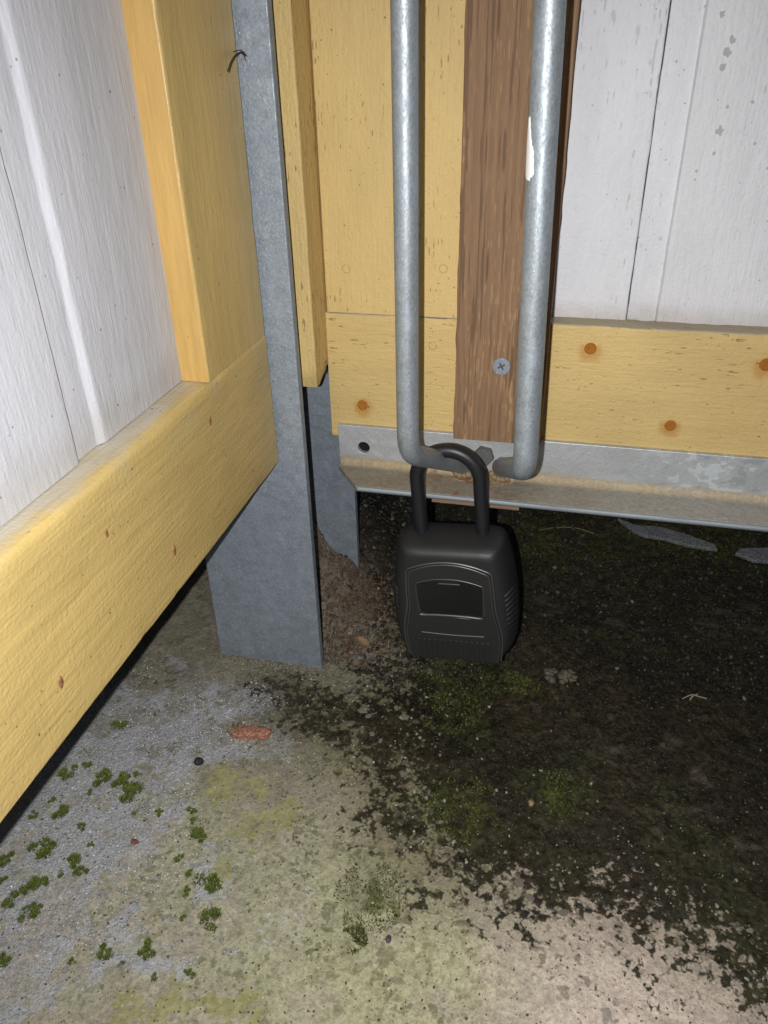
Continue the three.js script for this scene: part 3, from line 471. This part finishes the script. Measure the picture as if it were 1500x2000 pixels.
    part('paint_drip', g, new THREE.MeshStandardMaterial({ color: new THREE.Color(0.78, 0.78, 0.77), roughness: 0.45, side: THREE.DoubleSide }), rp);
  }
}

// ---------------------------------------------------------------- the lock box
{
  const lock = thing('lock_box', 'black rubber-coated key lock box hanging by its shackle from a bent pipe', 'lock box', [-0.0705, 0.1062, -0.513]);
  lock.rotation.set(0.0, THREE.MathUtils.degToRad(-1), THREE.MathUtils.degToRad(5));
  // outline, right half from top to bottom, mirrored
  lock.scale.setScalar(1.035);
  const KY = 0.90; const half = [[0, 0.0605], [0.018, 0.0604], [0.033, 0.0600], [0.0395, 0.0572], [0.0428, 0.047], [0.0455, 0.034], [0.0474, 0.018], [0.0487, 0.002], [0.0492, -0.015], [0.0488, -0.030], [0.0472, -0.043], [0.0440, -0.0505], [0.0388, -0.0568], [0.030, -0.0597], [0.014, -0.0606], [0, -0.0607]];
  const ring = [...half.map(([x, y]) => new THREE.Vector2(x, y * KY)), ...half.slice(1, -1).reverse().map(([x, y]) => new THREE.Vector2(-x, y * KY))];
  const curve = new THREE.CatmullRomCurve3(ring.map((p) => new THREE.Vector3(p.x, p.y, 0)), true, 'centripetal'), N = 180, base = curve.getSpacedPoints(N).slice(0, N);
  const nrm = base.map((p, i) => { const a = base[(i + N - 1) % N], b = base[(i + 1) % N], d = new THREE.Vector2(b.y - a.y, -(b.x - a.x)).normalize(); return d; });
  const sgn = nrm[Math.floor(N / 4)].x > 0 ? 1 : -1;
  // rings from back to front: [z, inset]
  const rings2 = [[-0.0205, 0.02], [-0.0205, 0.009], [-0.0198, 0.005], [-0.0175, 0.0022], [-0.013, 0.0006], [-0.006, 0]];
  for (let k = 1; k <= 16; k++) { const a = k / 16 * Math.PI / 2; rings2.push([-0.004 + 0.0239 * Math.pow(Math.sin(a), 0.9), 0.0150 * (1 - Math.pow(Math.cos(a), 0.8))]); }
  rings2.push([0.0199, 0.019], [0.0199, 0.026]);
  const pos = [], ix = [];
  for (const [z, ins] of rings2) for (let i = 0; i < N; i++) { const low = sstep(0.0, -0.045, base[i].y); pos.push(base[i].x * (1 - ins * (1 - 0.35 * low) / 0.049), base[i].y * (1 - ins * (0.92 - 0.72 * low) / (0.0605 * KY)), z); }
  for (let r = 0; r < rings2.length - 1; r++) for (let i = 0; i < N; i++) { const a = r * N + i, b = r * N + (i + 1) % N; sgn > 0 ? ix.push(a, a + N, b, b, a + N, b + N) : ix.push(a, b, a + N, b, b + N, a + N); }
  for (const [r, f] of [[0, 1], [rings2.length - 1, -1]]) { const c = pos.length / 3; pos.push(0, 0, rings2[r][0]); for (let i = 0; i < N; i++) { const a = r * N + i, b = r * N + (i + 1) % N; f * sgn > 0 ? ix.push(c, a, b) : ix.push(c, b, a); } }
  const bg = new THREE.BufferGeometry(); bg.setAttribute('position', new THREE.Float32BufferAttribute(pos, 3)); bg.setIndex(ix); bg.computeVertexNormals(); planarUV(bg);
  const body = part('body', bg, M.rubber, lock);
  // front panel, raised a little, with a rim
  const FZ = 0.0199;
  const ky = (l) => l.map(([x, y]) => [x * 0.97, y * KY]); const panelPts = ky([[-0.0360, -0.0572], [-0.0378, -0.042], [-0.0380, -0.030], [-0.0362, -0.017], [-0.0340, -0.004], [-0.0333, 0.010], [-0.0326, 0.024], [-0.0316, 0.0335]]);
  const arc = (w, y0, y1, n = 18) => ky([...Array(n + 1)].map((_, i) => { const t = i / n * 2 - 1; return [w * t, y1 - (y1 - y0) * t * t]; }));
  const outline = [...panelPts, ...arc(0.0300, 0.0352, 0.0432), ...panelPts.map(([x, y]) => [-x, y]).reverse()];
  const line = (pts, r, z, closed = false, seg = 220) => { const c = new THREE.CatmullRomCurve3(pts.map(([x, y]) => new THREE.Vector3(x, y, z)), closed, 'centripetal'); return new THREE.TubeGeometry(c, seg, r, 8, closed); };
  const sh = new THREE.Shape(); outline.map(([x, y]) => [x * 0.985, y - 0.0006]).forEach(([x, y], i) => i ? sh.lineTo(x, y) : sh.moveTo(x, y)); sh.closePath();
  const dl = ky([[-0.0252, -0.0088], [-0.0264, 0.006], [-0.0266, 0.0205], [-0.0258, 0.0228]]), doorPts = [...dl, ...arc(0.0240, 0.0236, 0.0284), ...dl.map(([x, y]) => [-x, y]).reverse()];
  const dh = new THREE.Path(); doorPts.forEach(([x, y], i) => i ? dh.lineTo(x, y) : dh.moveTo(x, y)); dh.closePath(); sh.holes.push(dh);
  const pg = new THREE.ExtrudeGeometry(sh, { depth: 0.0010, bevelEnabled: true, bevelSize: 0.0006, bevelThickness: 0.0006, bevelSegments: 3 }); pg.translate(0, 0, FZ - 0.0006); planarUV(pg);
  const panel = part('front_panel', pg, M.plastic, lock, 'raised black front panel with rim');
  part('rim', line(outline.map(([x, y]) => [x * 1.05, y + 0.0012]), 0.0010, FZ + 0.0002), M.gloss, panel);
  part('panel_edge', line(outline.map(([x, y]) => [x * 0.99, y - 0.0003]), 0.0006, FZ + 0.0010), M.gloss, panel);
  part('window_edge', line([...doorPts, doorPts[0]], 0.0005, FZ + 0.0009), M.gloss, panel);
  // the sliding cover set in the panel
  const dsh = new THREE.Shape(); doorPts.map(([x, y]) => [x * 0.94, (y - 0.0085) * 0.93 + 0.0085]).forEach(([x, y], i) => i ? dsh.lineTo(x, y) : dsh.moveTo(x, y)); dsh.closePath();
  const dg = new THREE.ExtrudeGeometry(dsh, { depth: 0.0006, bevelEnabled: true, bevelSize: 0.0004, bevelThickness: 0.0004, bevelSegments: 2 }); dg.translate(0, 0, FZ - 0.0004);
  const cover = part('cover', planarUV(dg), M.cover, lock, 'smooth sliding cover over the dial');
  part('finger_slot', box(0.0175, 0.0034, 0.0012, 0.0005, 0, 0.0262 * KY, FZ + 0.0006), M.vinyl, cover);
  part('slot_lip', line(ky([[-0.0082, 0.0238], [0, 0.0240], [0.0086, 0.0238]]), 0.0005, FZ + 0.0012, false, 30), M.gloss, cover);
  part('cover_edge', line(ky([[-0.0260, -0.0082], [-0.0250, -0.0096], [-0.012, -0.0092], [0, -0.0090], [0.012, -0.0092], [0.0250, -0.0096], [0.0260, -0.0082]]), 0.0013, FZ + 0.0013, false, 80), M.gloss, cover);
  part('panel_crease', line(ky([[-0.0255, -0.0292], [0, -0.0302], [0.0255, -0.0297]]), 0.0007, FZ + 0.0012, false, 60), M.gloss, panel);
  for (let i = 0; i < 14; i++) { const x = -0.0270 + i * 0.0042, g = box(0.0024, 0.0185, 0.0012, 0.0005, x, -0.0415 - Math.abs(i - 6.5) * 0.0001, FZ + 0.0011, 1); part('rib', g, M.plastic, panel); }
  // grip ridges on both flanks
  for (const s of [-1, 1]) for (let i = 0; i < 10; i++) {
    const y = 0.012 - i * 0.0050, hw = 0.0484 + 0.0008 * Math.sin(i / 3), pts = [];
    for (let k = 0; k <= 6; k++) { const a = lerp(0.28, 1.12, k / 6), z = -0.004 + 0.0239 * Math.pow(Math.sin(a), 0.9), ins = 0.0150 * (1 - Math.pow(Math.cos(a), 0.8)); pts.push(new THREE.Vector3(s * hw * (1 - ins / 0.049), y * (1 - ins * 0.92 / (0.0605 * KY)) + 0.0018 * Math.sin(k / 6 * 3.1), z - 0.0001)); }
    part('grip_ridge', tube(pts, 0.00105, 8, 14), M.plastic, body);
  }
  // shackle
  const sp = [], SX = 0.0236, T = 0.0975; sp.push(new THREE.Vector3(-SX, 0.045, -0.004)); for (let k = 0; k <= 8; k++) sp.push(new THREE.Vector3(-SX, lerp(0.055, T, k / 8), -0.004)); for (let k = 1; k < 24; k++) { const a = Math.PI * (1 - k / 24); sp.push(new THREE.Vector3(Math.cos(a) * SX, T + Math.sin(a) * SX, -0.004)); } for (let k = 8; k >= 0; k--) sp.push(new THREE.Vector3(SX, lerp(0.055, T, k / 8), -0.004)); sp.push(new THREE.Vector3(SX, 0.045, -0.004));
  part('shackle', new THREE.TubeGeometry(new THREE.CatmullRomCurve3(sp, false, 'centripetal'), 200, 0.0054, 24, false), M.vinyl, lock, 'thick black coated steel shackle');
}

// ---------------------------------------------------------------- moss, stones and litter
const mossM = new THREE.MeshStandardMaterial({ vertexColors: true, roughness: 0.85, side: THREE.DoubleSide });
function mossGeometry(seed, n = 620) { // a cushion of radius 1 made of small upright leaves
  const R = rng(seed), pos = [], col = [], lobes = [...Array(7)].map(() => [(R() - 0.5) * 1.5, (R() - 0.5) * 1.2, 0.18 + 0.42 * R() * R()]);
  for (let i = 0; i < n; i++) {
    const L = lobes[Math.floor(R() * lobes.length)], a = R() * 6.283, q = Math.sqrt(R()) * L[2] * (R() > 0.86 ? 1.5 : 1), x = L[0] + Math.cos(a) * q, z = L[1] + Math.sin(a) * q, dome = 0.42 * Math.max(0.05, 1 - (q / L[2]) ** 2), h = 0.16 + 0.2 * R(), w = 0.05 + 0.06 * R(), t = R() * 6.283, lx = (R() - 0.5) * 0.35 + Math.cos(a) * q * 0.25, lz = (R() - 0.5) * 0.35 + Math.sin(a) * q * 0.25;
    pos.push(x + Math.cos(t) * w, dome - 0.12, z + Math.sin(t) * w, x - Math.cos(t) * w, dome - 0.12, z - Math.sin(t) * w, x + lx, dome + h, z + lz);
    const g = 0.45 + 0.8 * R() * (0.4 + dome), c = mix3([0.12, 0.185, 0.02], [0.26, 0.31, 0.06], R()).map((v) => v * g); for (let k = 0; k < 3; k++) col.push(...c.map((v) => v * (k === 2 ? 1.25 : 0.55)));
  }
  const g = new THREE.BufferGeometry(); g.setAttribute('position', new THREE.Float32BufferAttribute(pos, 3)); g.setAttribute('color', new THREE.Float32BufferAttribute(col, 3)); g.computeVertexNormals(); return g;
}
const mossVar = [1, 2, 3, 4, 5, 6, 7, 8].map((s) => mossGeometry(500 + s));
const MOSS = [[-0.339, -0.407, 0.0061, 'lone green moss tuft close beneath the yellow rail, farthest back on the sand'], [-0.353, -0.353, 0.0065, 'tall narrow moss tuft nearest the rail in the row above the sand'], [-0.341, -0.363, 0.0045], [-0.323, -0.355, 0.0073, 'broad moss cushion in the middle of the row on the sand'], [-0.307, -0.356, 0.0072, 'loose moss cushion joined to a small tuft at the row\'s right end'], [-0.298, -0.365, 0.0032], [-0.295, -0.346, 0.0087, 'wide hooked dark green moss cushion in front of the row\'s right end'], [-0.325, -0.34, 0.0028], [-0.349, -0.327, 0.0027], [-0.355, -0.312, 0.0035], [-0.334, -0.319, 0.0069, 'flat thin olive moss smear left of the sand\'s centre'], [-0.314, -0.311, 0.0034], [-0.264, -0.335, 0.0035], [-0.282, -0.331, 0.0023], [-0.226, -0.322, 0.0063, 'round dark moss cushion beside the yellow crusts, under two small tufts'], [-0.24, -0.342, 0.0038], [-0.235, -0.334, 0.0027], [-0.33, -0.288, 0.0081, 'large olive moss cushion on the sand at far left'], [-0.302, -0.286, 0.0065, 'upright dark moss clump right of the large olive cushion'], [-0.294, -0.278, 0.0046], [-0.299, -0.299, 0.0026], [-0.307, -0.273, 0.0025], [-0.317, -0.263, 0.0063, 'long slanting moss streak near the left edge'], [-0.325, -0.256, 0.0056], [-0.328, -0.247, 0.0041], [-0.31, -0.244, 0.0061, 'small dark moss cushion just below the slanting streak'], [-0.307, -0.25, 0.0024], [-0.351, -0.275, 0.0054], [-0.344, -0.26, 0.0035], [-0.202, -0.288, 0.008, 'big dark moss cushion next to a yellow crust at the sand\'s right edge'], [-0.219, -0.294, 0.0028], [-0.215, -0.281, 0.0035], [-0.232, -0.304, 0.0033], [-0.191, -0.267, 0.0067, 'soft green moss cushion at the lower right end of the sand'], [-0.21, -0.263, 0.0027], [-0.247, -0.231, 0.0052, 'round moss cushion, left one of the pair near the bottom'], [-0.221, -0.238, 0.0062, 'round moss cushion, right one of the pair near the bottom'], [-0.233, -0.227, 0.0019], [-0.307, -0.213, 0.0048, 'bright green moss cushion at the lower left edge'], [-0.189, -0.231, 0.0035], [-0.21, -0.224, 0.0025], [-0.265, -0.221, 0.0023], [-0.315, -0.426, 0.0022]];
{
  const small = [];
  MOSS.forEach(([x0, z0, r, label], i) => {
    const [x, y, z] = onGround(x0, z0), g = mossVar[i % 8];
    if (label) { const m = single('moss_cushion', g, mossM, label, 'moss', [x, y, z], 'moss cushions on the sand'); m.scale.set(r * 1.15, r * 0.85, r * 1.15); m.rotation.y = i * 1.7; }
    else { const c = g.clone(); c.scale(r * 1.15, r * 0.85, r * 1.15); c.rotateY(i * 1.7); c.translate(x, y, z); small.push(c); }
  });
  tag(part('moss_tufts', mergeGeometries(small), mossM, scene), 'tiny scattered green moss tufts on the sand', 'moss', null, 'stuff');
}
function scatter(name, geo, mat, n, seed, place, label, category) {
  const R = rng(seed), m = new THREE.InstancedMesh(geo, mat, n), q = new THREE.Quaternion(), e = new THREE.Euler(), M4 = new THREE.Matrix4(), c = new THREE.Color(); let k = 0;
  for (let i = 0; i < n * 8 && k < n; i++) { const s = place(R); if (!s) continue; const y = s.y ?? groundH(s.x, s.z); e.set(...(s.rot ?? [R() * 6, R() * 6, R() * 6])); M4.compose(new THREE.Vector3(s.x, y + (s.up ?? 0), s.z), q.setFromEuler(e), new THREE.Vector3(...s.scale)); m.setMatrixAt(k, M4); m.setColorAt(k, c.setRGB(...s.col)); k++; }
  m.count = k; m.name = name; m.castShadow = m.receiveShadow = true; scene.add(m); tag(m, label, category, null, 'stuff'); return m;
}
const stoneG = lump(1, 900, 0.55, 1).toNonIndexed(); stoneG.computeVertexNormals(); const bladeG = (() => { const g = new THREE.BufferGeometry(); g.setAttribute('position', new THREE.Float32BufferAttribute([-0.5, 0, 0, 0.5, 0, 0, 0, 1, 0.25], 3)); g.computeVertexNormals(); return g; })();
const stoneM = new THREE.MeshStandardMaterial({ color: 0xffffff, roughness: 0.6 }), grainM = new THREE.MeshStandardMaterial({ color: 0xffffff, roughness: 0.25 }), litM = new THREE.MeshStandardMaterial({ color: 0xffffff, roughness: 0.8, side: THREE.DoubleSide });
scatter('sand', stoneG, grainM, 5000, 1001, (R) => { const x = lerp(-0.42, -0.18, R()), z = lerp(-0.5, -0.16, R()); if (sdSand(x, z) / 0.022 + (fbm(x * 34, z * 34, 241, 4) - 0.5) * 5 - 0.35 < 0.1) return null; const r = 0.00028 + 0.0004 * R() * R(), k = 0.3 + 0.5 * R(); return { x, z, scale: [r, r * 0.8, r], col: [k, k, k * 1.04], up: r * 0.3 }; }, 'loose pale grey sand grains at left', 'sand');
scatter('gravel', stoneG, stoneM, 5200, 1002, (R) => { const x = lerp(-0.24, 0.34, R()), z = lerp(-0.95, -0.5, Math.pow(R(), 0.7)), near = sstep(-0.62, -0.5, z); if (x > -0.05 && R() < 0.75) return null; if (R() < near * (x > -0.1 ? 0.95 : 0.5)) return null; if (x < -0.16 && z > -0.645) return null; const r = 0.0006 + 0.0018 * R() ** 3, b = R() < 0.03 ? 0.16 : 0.012 + 0.045 * R() ** 2; return { x, z, scale: [r * 1.2, r * 0.8, r], col: [b, b * 0.95, b * 0.8], up: r * 0.2 }; }, 'dark wet gravel under the back gate', 'gravel');
scatter('grit', stoneG, stoneM, 550, 1003, (R) => { const x = lerp(-0.3, 0.3, R()), z = lerp(-0.56, -0.2, R()), d = sdDark(x, z); if (d < 0 || darkness(x, z) < 0.5 || d > 0.12 || R() < d * 7) return null; const r = 0.0004 + 0.0009 * R() ** 3, b = 0.12 + 0.25 * R(); return { x, z, scale: [r * 1.3, r * 0.6, r], col: [b, b * 0.93, b * 0.75], up: 0 }; }, 'fine pale grit along the edge of the black film', 'grit');
scatter('moss_film', bladeG, litM, 15000, 1004, (R) => { const pick = R(), list = GREEN, b = list[Math.floor(R() * list.length)], far = pick < 0.45; let x, z; if (far) { const a = R() * 6.283, q = Math.sqrt(R()) * b[2] * 1.5; x = b[0] + Math.cos(a) * q; z = b[1] + Math.sin(a) * q; } else { x = lerp(-0.2, 0.3, R()); z = lerp(-0.95, -0.3, R()); if (darkness(x, z) < 0.5 || vn(x * 45, z * 45, 611) < 0.45) return null; } if (fbm(x * 80, z * 80, 613, 2) < 0.42) return null; const h = 0.0012 + 0.0022 * R(), g = 0.35 + 0.9 * R(); return { x, z, scale: [h * 0.5, h, h], rot: [(R() - 0.5) * 1.8, R() * 6.28, (R() - 0.5) * 1.8], col: (far ? mix3([0.055, 0.075, 0.010], [0.14, 0.15, 0.03], R()) : mix3([0.022, 0.02, 0.010], [0.055, 0.05, 0.022], R())).map((v) => v * g), up: -0.0003 }; }, 'short moss growing in the black film', 'moss');
scatter('plant_litter', new THREE.CylinderGeometry(0.5, 0.35, 1, 5), litM, 800, 1005, (R) => { const x = lerp(-0.235, -0.13, R()), z = lerp(-0.65, -0.52, R()); if (R() > 1.1 - Math.max(0, (x + 0.2) * 6)) return null; const l = 0.003 + 0.012 * R() * R(), w = 0.0004 + 0.0004 * R(), k = 0.5 + R(); return { x, z, scale: [w, l, w], rot: [Math.PI / 2 + (R() - 0.5) * 0.7, R() * 6.28, (R() - 0.5) * 0.7], col: (R() < 0.2 ? [0.34, 0.26, 0.17] : [0.09, 0.05, 0.03]).map((v) => v * k), up: 0.0008 }; }, 'brown needles and stalks lying in the earth behind the post', 'litter');
scatter('crumbs', stoneG, stoneM, 1500, 1006, (R) => { const x = lerp(-0.24, -0.14, R()), z = lerp(-0.66, -0.52, R()); const r = 0.0005 + 0.0016 * R() * R(), k = 0.6 + 0.8 * R(); return { x, z, scale: [r, r * 0.8, r], col: (R() < 0.2 ? [0.2, 0.17, 0.13] : [0.10, 0.062, 0.04]).map((v) => v * k), up: 0 }; }, 'brown earth crumbs behind the steel post', 'earth');

scatter('concrete_grit', stoneG, stoneM, 9000, 1007, (R) => { const x = lerp(-0.36, 0.2, R()), z = lerp(-0.52, -0.17, R()); if (darkness(x, z) > 0.4 || vn(x * 30, z * 30, 617) < 0.3) return null; const r = 0.00025 + 0.00055 * R() ** 2, t = R(), c = t < 0.24 ? [0.10, 0.09, 0.065] : t < 0.34 ? [0.10, 0.13, 0.03] : x > -0.02 ? [0.5, 0.42, 0.35] : [0.40, 0.37, 0.26]; const k = 0.6 + 0.6 * R(); return { x, z, scale: [r * 1.3, r * 0.6, r], col: c.map((v) => v * k), up: 0 }; }, 'fine grit lying on the bare concrete', 'grit');
scatter('soil_crumbs', stoneG, stoneM, 26000, 1008, (R) => { const x = lerp(-0.2, 0.34, R()), z = lerp(-0.9, -0.28, R()); if (darkness(x, z) < 0.6) return null; const r = 0.0003 + 0.0008 * R() ** 2.5, t = R(), k = 0.3 + 1.2 * R() ** 2, c = t < 0.012 ? [0.15, 0.14, 0.095] : t < 0.5 ? [0.032, 0.024, 0.011] : t < 0.85 ? [0.028, 0.032, 0.010] : [0.03, 0.028, 0.022]; return { x, z, scale: [r * 1.2, r * 0.8, r], col: c.map((v) => v * k), up: 0 }; }, 'dark damp soil crumbs in the black film', 'soil');
scatter('base_dirt', stoneG, stoneM, 1500, 1009, (R) => { const x = lerp(-0.294, -0.186, R()), d = 0.012 * R() ** 2.2, z = -0.5125 + d - 0.003; const r = 0.0004 + 0.0011 * R() * R(), k = 0.5 + 0.9 * R(); return { x, z, scale: [r * 1.2, r * 0.8, r], col: [0.20 * k, 0.18 * k, 0.13 * k], up: Math.max(0, 0.0022 - d * 0.35) * R() * (0.4 + vn(x * 120, 3, 619)) }; }, 'grit and dirt gathered along the foot of the steel post', 'dirt');
const stoneMat = (c, r = 0.8) => new THREE.MeshStandardMaterial({ color: new THREE.Color(...c), roughness: r, map: at(mottle, 30), bumpMap: at(zincBump, 16), bumpScale: 0.0012 });
function put(name, x0, z0, up, geo, mat, label, category, group, ry = 0) { const [x, y, z] = onGround(x0, z0); const m = single(name, geo, mat, label, category, [x, y + up, z], group); m.rotation.y = ry; return m; }
{ // broken brick chip
  const g = lump(1, 921, 0.22, 3); g.scale(0.0165, 0.0035, 0.0065); const p = g.attributes.position; for (let i = 0; i < p.count; i++) { p.setX(i, clamp(p.getX(i) * 1.15, -0.0168, 0.0165)); p.setZ(i, clamp(p.getZ(i) * 1.2, -0.0062, 0.0060) + (fbm(p.getX(i) * 250, 3, 923, 2) - 0.5) * 0.002); p.setY(i, p.getY(i) + (fbm(p.getX(i) * 400, p.getZ(i) * 400, 925, 3) - 0.5) * 0.0022); } g.computeVertexNormals(); planarUV(g);
  put('brick_chip', -0.225, -0.423, 0.002, g, stoneMat([0.64, 0.31, 0.22], 0.9), 'flat broken chip of salmon red brick lying on the grey sand', 'brick chip', null, 0.16);
  put('brick_crumb', -0.269, -0.308, 0.0008, lump(0.0026, 931, 0.5, 2, [1.2, 0.5, 0.8]), stoneMat([0.40, 0.15, 0.09]), 'tiny reddish brick crumb among the moss tufts', 'brick crumb');
  put('black_stone', -0.255, -0.386, 0.0014, lump(0.0042, 941, 0.3, 2, [1, 0.7, 0.85]), stoneMat([0.035, 0.045, 0.055], 0.5), 'small blue-black stone left of the brick chip', 'stone');
  put('pale_pebble', 0.007, -0.403, 0.0012, lump(0.0026, 951, 0.2, 2, [0.9, 0.8, 1.2]), stoneMat([0.50, 0.38, 0.22], 0.6), 'single round tan pebble on the black film below the lock', 'pebble');
  put('pink_pebble', -0.17, -0.538, 0.0015, lump(0.0034, 961, 0.25, 2, [1, 0.7, 0.9]), stoneMat([0.36, 0.26, 0.20], 0.6), 'rounded pinkish pebble beside the tan leaf', 'pebble');
  put('grey_pebble', -0.161, -0.533, 0.001, lump(0.0040, 965, 0.3, 2, [1.2, 0.6, 0.8]), stoneMat([0.25, 0.26, 0.25], 0.6), 'grey pebble in front of the tan leaf', 'pebble');
  put('dark_pebble', -0.074, -0.279, 0.0006, lump(0.0024, 971, 0.3, 2, [0.8, 0.6, 1.1]), stoneMat([0.12, 0.125, 0.14], 0.6), 'dark grey pebble alone on the olive concrete near the bottom', 'pebble');
  // dry leaf
  { const n = 10, pos = [], ix = []; for (let i = 0; i <= n; i++) for (let j = 0; j <= 6; j++) { const t = i / n * 2 - 1, s = j / 6 * 2 - 1, w = 0.0042 * Math.pow(1 - Math.abs(t) ** 2.2, 0.6) * (0.85 + 0.3 * hash(i, 3, 7)); pos.push(t * 0.0078, 0.0022 * s * s + 0.0014 * t * t + 0.0005 * hash(i, j, 4), s * w); } for (let i = 0; i < n; i++) for (let j = 0; j < 6; j++) { const a = i * 7 + j; ix.push(a, a + 1, a + 7, a + 1, a + 8, a + 7); } const g = new THREE.BufferGeometry(); g.setAttribute('position', new THREE.Float32BufferAttribute(pos, 3)); g.setIndex(ix); g.computeVertexNormals(); planarUV(g);
    const m = put('dry_leaf', -0.162, -0.553, 0.002, g, new THREE.MeshStandardMaterial({ color: new THREE.Color(0.40, 0.26, 0.13), map: at(zincCol, 10), roughness: 0.7, side: THREE.DoubleSide }), 'curled tan leaf scrap on the earth at the post\'s foot', 'leaf', null, -0.5); m.rotation.x = 0.35; }
  // pale stones bedded at the left edge of the black film
  const spots = [[-0.141, -0.47, 0.0052], [-0.112, -0.479, 0.0036], [-0.135, -0.464, 0.0034], [-0.105, -0.47, 0.0044], [-0.139, -0.434, 0.0042], [-0.093, -0.411, 0.0032], [-0.148, -0.452, 0.003], [-0.127, -0.446, 0.0026], [-0.118, -0.44, 0.0028], [0.005, -0.338, 0.0046], [0.012, -0.327, 0.004], [0.052, -0.316, 0.005], [0.083, -0.316, 0.0045], [0.078, -0.308, 0.0032], [0.112, -0.302, 0.0045], [0.124, -0.308, 0.0034], [0.145, -0.283, 0.0044], [0.135, -0.296, 0.003], [0.034, -0.322, 0.0034]];
  const fl = lump(1, 981, 0.3, 2, [1.2, 0.35, 0.9]), fm2 = new THREE.MeshStandardMaterial({ color: new THREE.Color(0.40, 0.345, 0.275), roughness: 0.9, bumpMap: at(zincBump, 16), bumpScale: 0.001 });
  const list = []; spots.forEach(([x0, z0, r], i) => { if (sdDark(x0, z0) < 0.004) return; const [x, y, z] = onGround(x0, z0), c = fl.clone(); c.scale(r, r, r); c.rotateY(i * 2.1); c.translate(x, y - r * 0.2, z); list.push(c); });
  tag(part('flat_stones', mergeGeometries(list), fm2, scene), 'pale flat stones bedded in the ground along the black film', 'stones', null, 'stuff');
  // crumbly pale lump
  { const q = []; const R = rng(77); for (let i = 0; i < 34; i++) { const s = lump(0.0016 + 0.0028 * R(), 1200 + i, 0.45, 1, [1, 0.7, 1]); s.translate((R() - 0.5) * 0.030, 0.001 + 0.003 * R(), (R() - 0.5) * 0.016); q.push(s); } put('mortar_crumb', 0.025, -0.546, 0, mergeGeometries(q), stoneMat([0.19, 0.17, 0.125], 0.95), 'crumbly heap of pale mortar lying on the black film right of the lock', 'mortar crumb'); }
  // broken slate pieces under the gate
  const slate = (pts, t) => { const s = new THREE.Shape(); pts.forEach(([x, z], i) => i ? s.lineTo(x, -z * 0.8) : s.moveTo(x, -z * 0.8)); s.closePath(); const g = new THREE.ExtrudeGeometry(s, { depth: t * 0.7, bevelEnabled: true, bevelSize: 0.0008, bevelThickness: 0.0008, bevelSegments: 2 }); g.rotateX(-Math.PI / 2); return planarUV(g); };
  const slM = stoneMat([0.30, 0.32, 0.345], 0.6);
  put('slate_piece', 0.124, -0.804, 0.003, slate([[-0.048, -0.024], [-0.030, -0.013], [0.0, -0.014], [0.026, -0.004], [0.056, 0.012], [0.058, 0.021], [0.03, 0.019], [0.004, 0.010], [-0.018, 0.008], [-0.030, 0.0]], 0.004), slM, 'long broken grey slate sliver lying under the gate', 'slate').rotation.set(0.12, -0.05, 0.03);
  put('slate_piece', 0.235, -0.785, 0.003, slate([[-0.034, 0.004], [-0.028, -0.006], [0.0, -0.012], [0.05, -0.012], [0.07, 0.01], [0.02, 0.016], [-0.018, 0.016]], 0.004), slM, 'broad grey slate piece at the right edge under the gate', 'slate').rotation.set(0.12, 0.05, 0);
  // pale straw
  { const [x, y, z] = onGround(0.136, -0.545), V = (a, b, c) => new THREE.Vector3(a, b, c); const g = mergeGeometries([tube([V(-0.010, 0.0005, 0.004), V(-0.002, 0.002, -0.001), V(0.004, 0.0012, -0.001), V(0.010, 0.001, 0.0)], 0.0005, 6, 20), tube([V(-0.004, 0.0005, 0.004), V(-0.001, 0.002, 0.0), V(0.003, 0.001, -0.004)], 0.0007, 6, 14)]); single('straw', g, new THREE.MeshStandardMaterial({ color: new THREE.Color(0.32, 0.29, 0.22), roughness: 0.8 }), 'pale bent straw on the black film at right', 'straw', [x, y, z]); }
  { const V = (a, b) => { const [x, y, z] = onGround(a, b); return new THREE.Vector3(x, y + 0.002, z); }; single('root', tube([V(-0.012, -0.79), V(0.008, -0.80), V(0.028, -0.803), V(0.05, -0.795)], 0.0008, 6, 40), new THREE.MeshStandardMaterial({ color: new THREE.Color(0.13, 0.14, 0.06), roughness: 0.8 }), 'thin pale root curving through the moss under the gate', 'root'); }
}
{ // dark fibres caught on the left gate's stile
  const V = (x, y, z) => new THREE.Vector3(x, y, z), g = [];
  g.push(tube([V(-0.2085, 0.4795, -0.4835), V(-0.2075, 0.4835, -0.4865), V(-0.2070, 0.4872, -0.4935), V(-0.2068, 0.4885, -0.501), V(-0.2068, 0.487, -0.509)], 0.00055, 6, 30), tube([V(-0.2098, 0.4785, -0.488), V(-0.208, 0.484, -0.4905), V(-0.2072, 0.4877, -0.4975), V(-0.2075, 0.489, -0.507), V(-0.2078, 0.486, -0.513)], 0.0003, 5, 30), tube([V(-0.2098, 0.489, -0.497), V(-0.2075, 0.4898, -0.503), V(-0.2078, 0.4845, -0.511)], 0.00028, 5, 20));
  single('fibre', mergeGeometries(g), new THREE.MeshStandardMaterial({ color: new THREE.Color(0.06, 0.035, 0.015), roughness: 0.9 }), 'curved dark fibre caught on the upper edge of the left gate', 'fibre');
}
renderer.render(scene, camera);
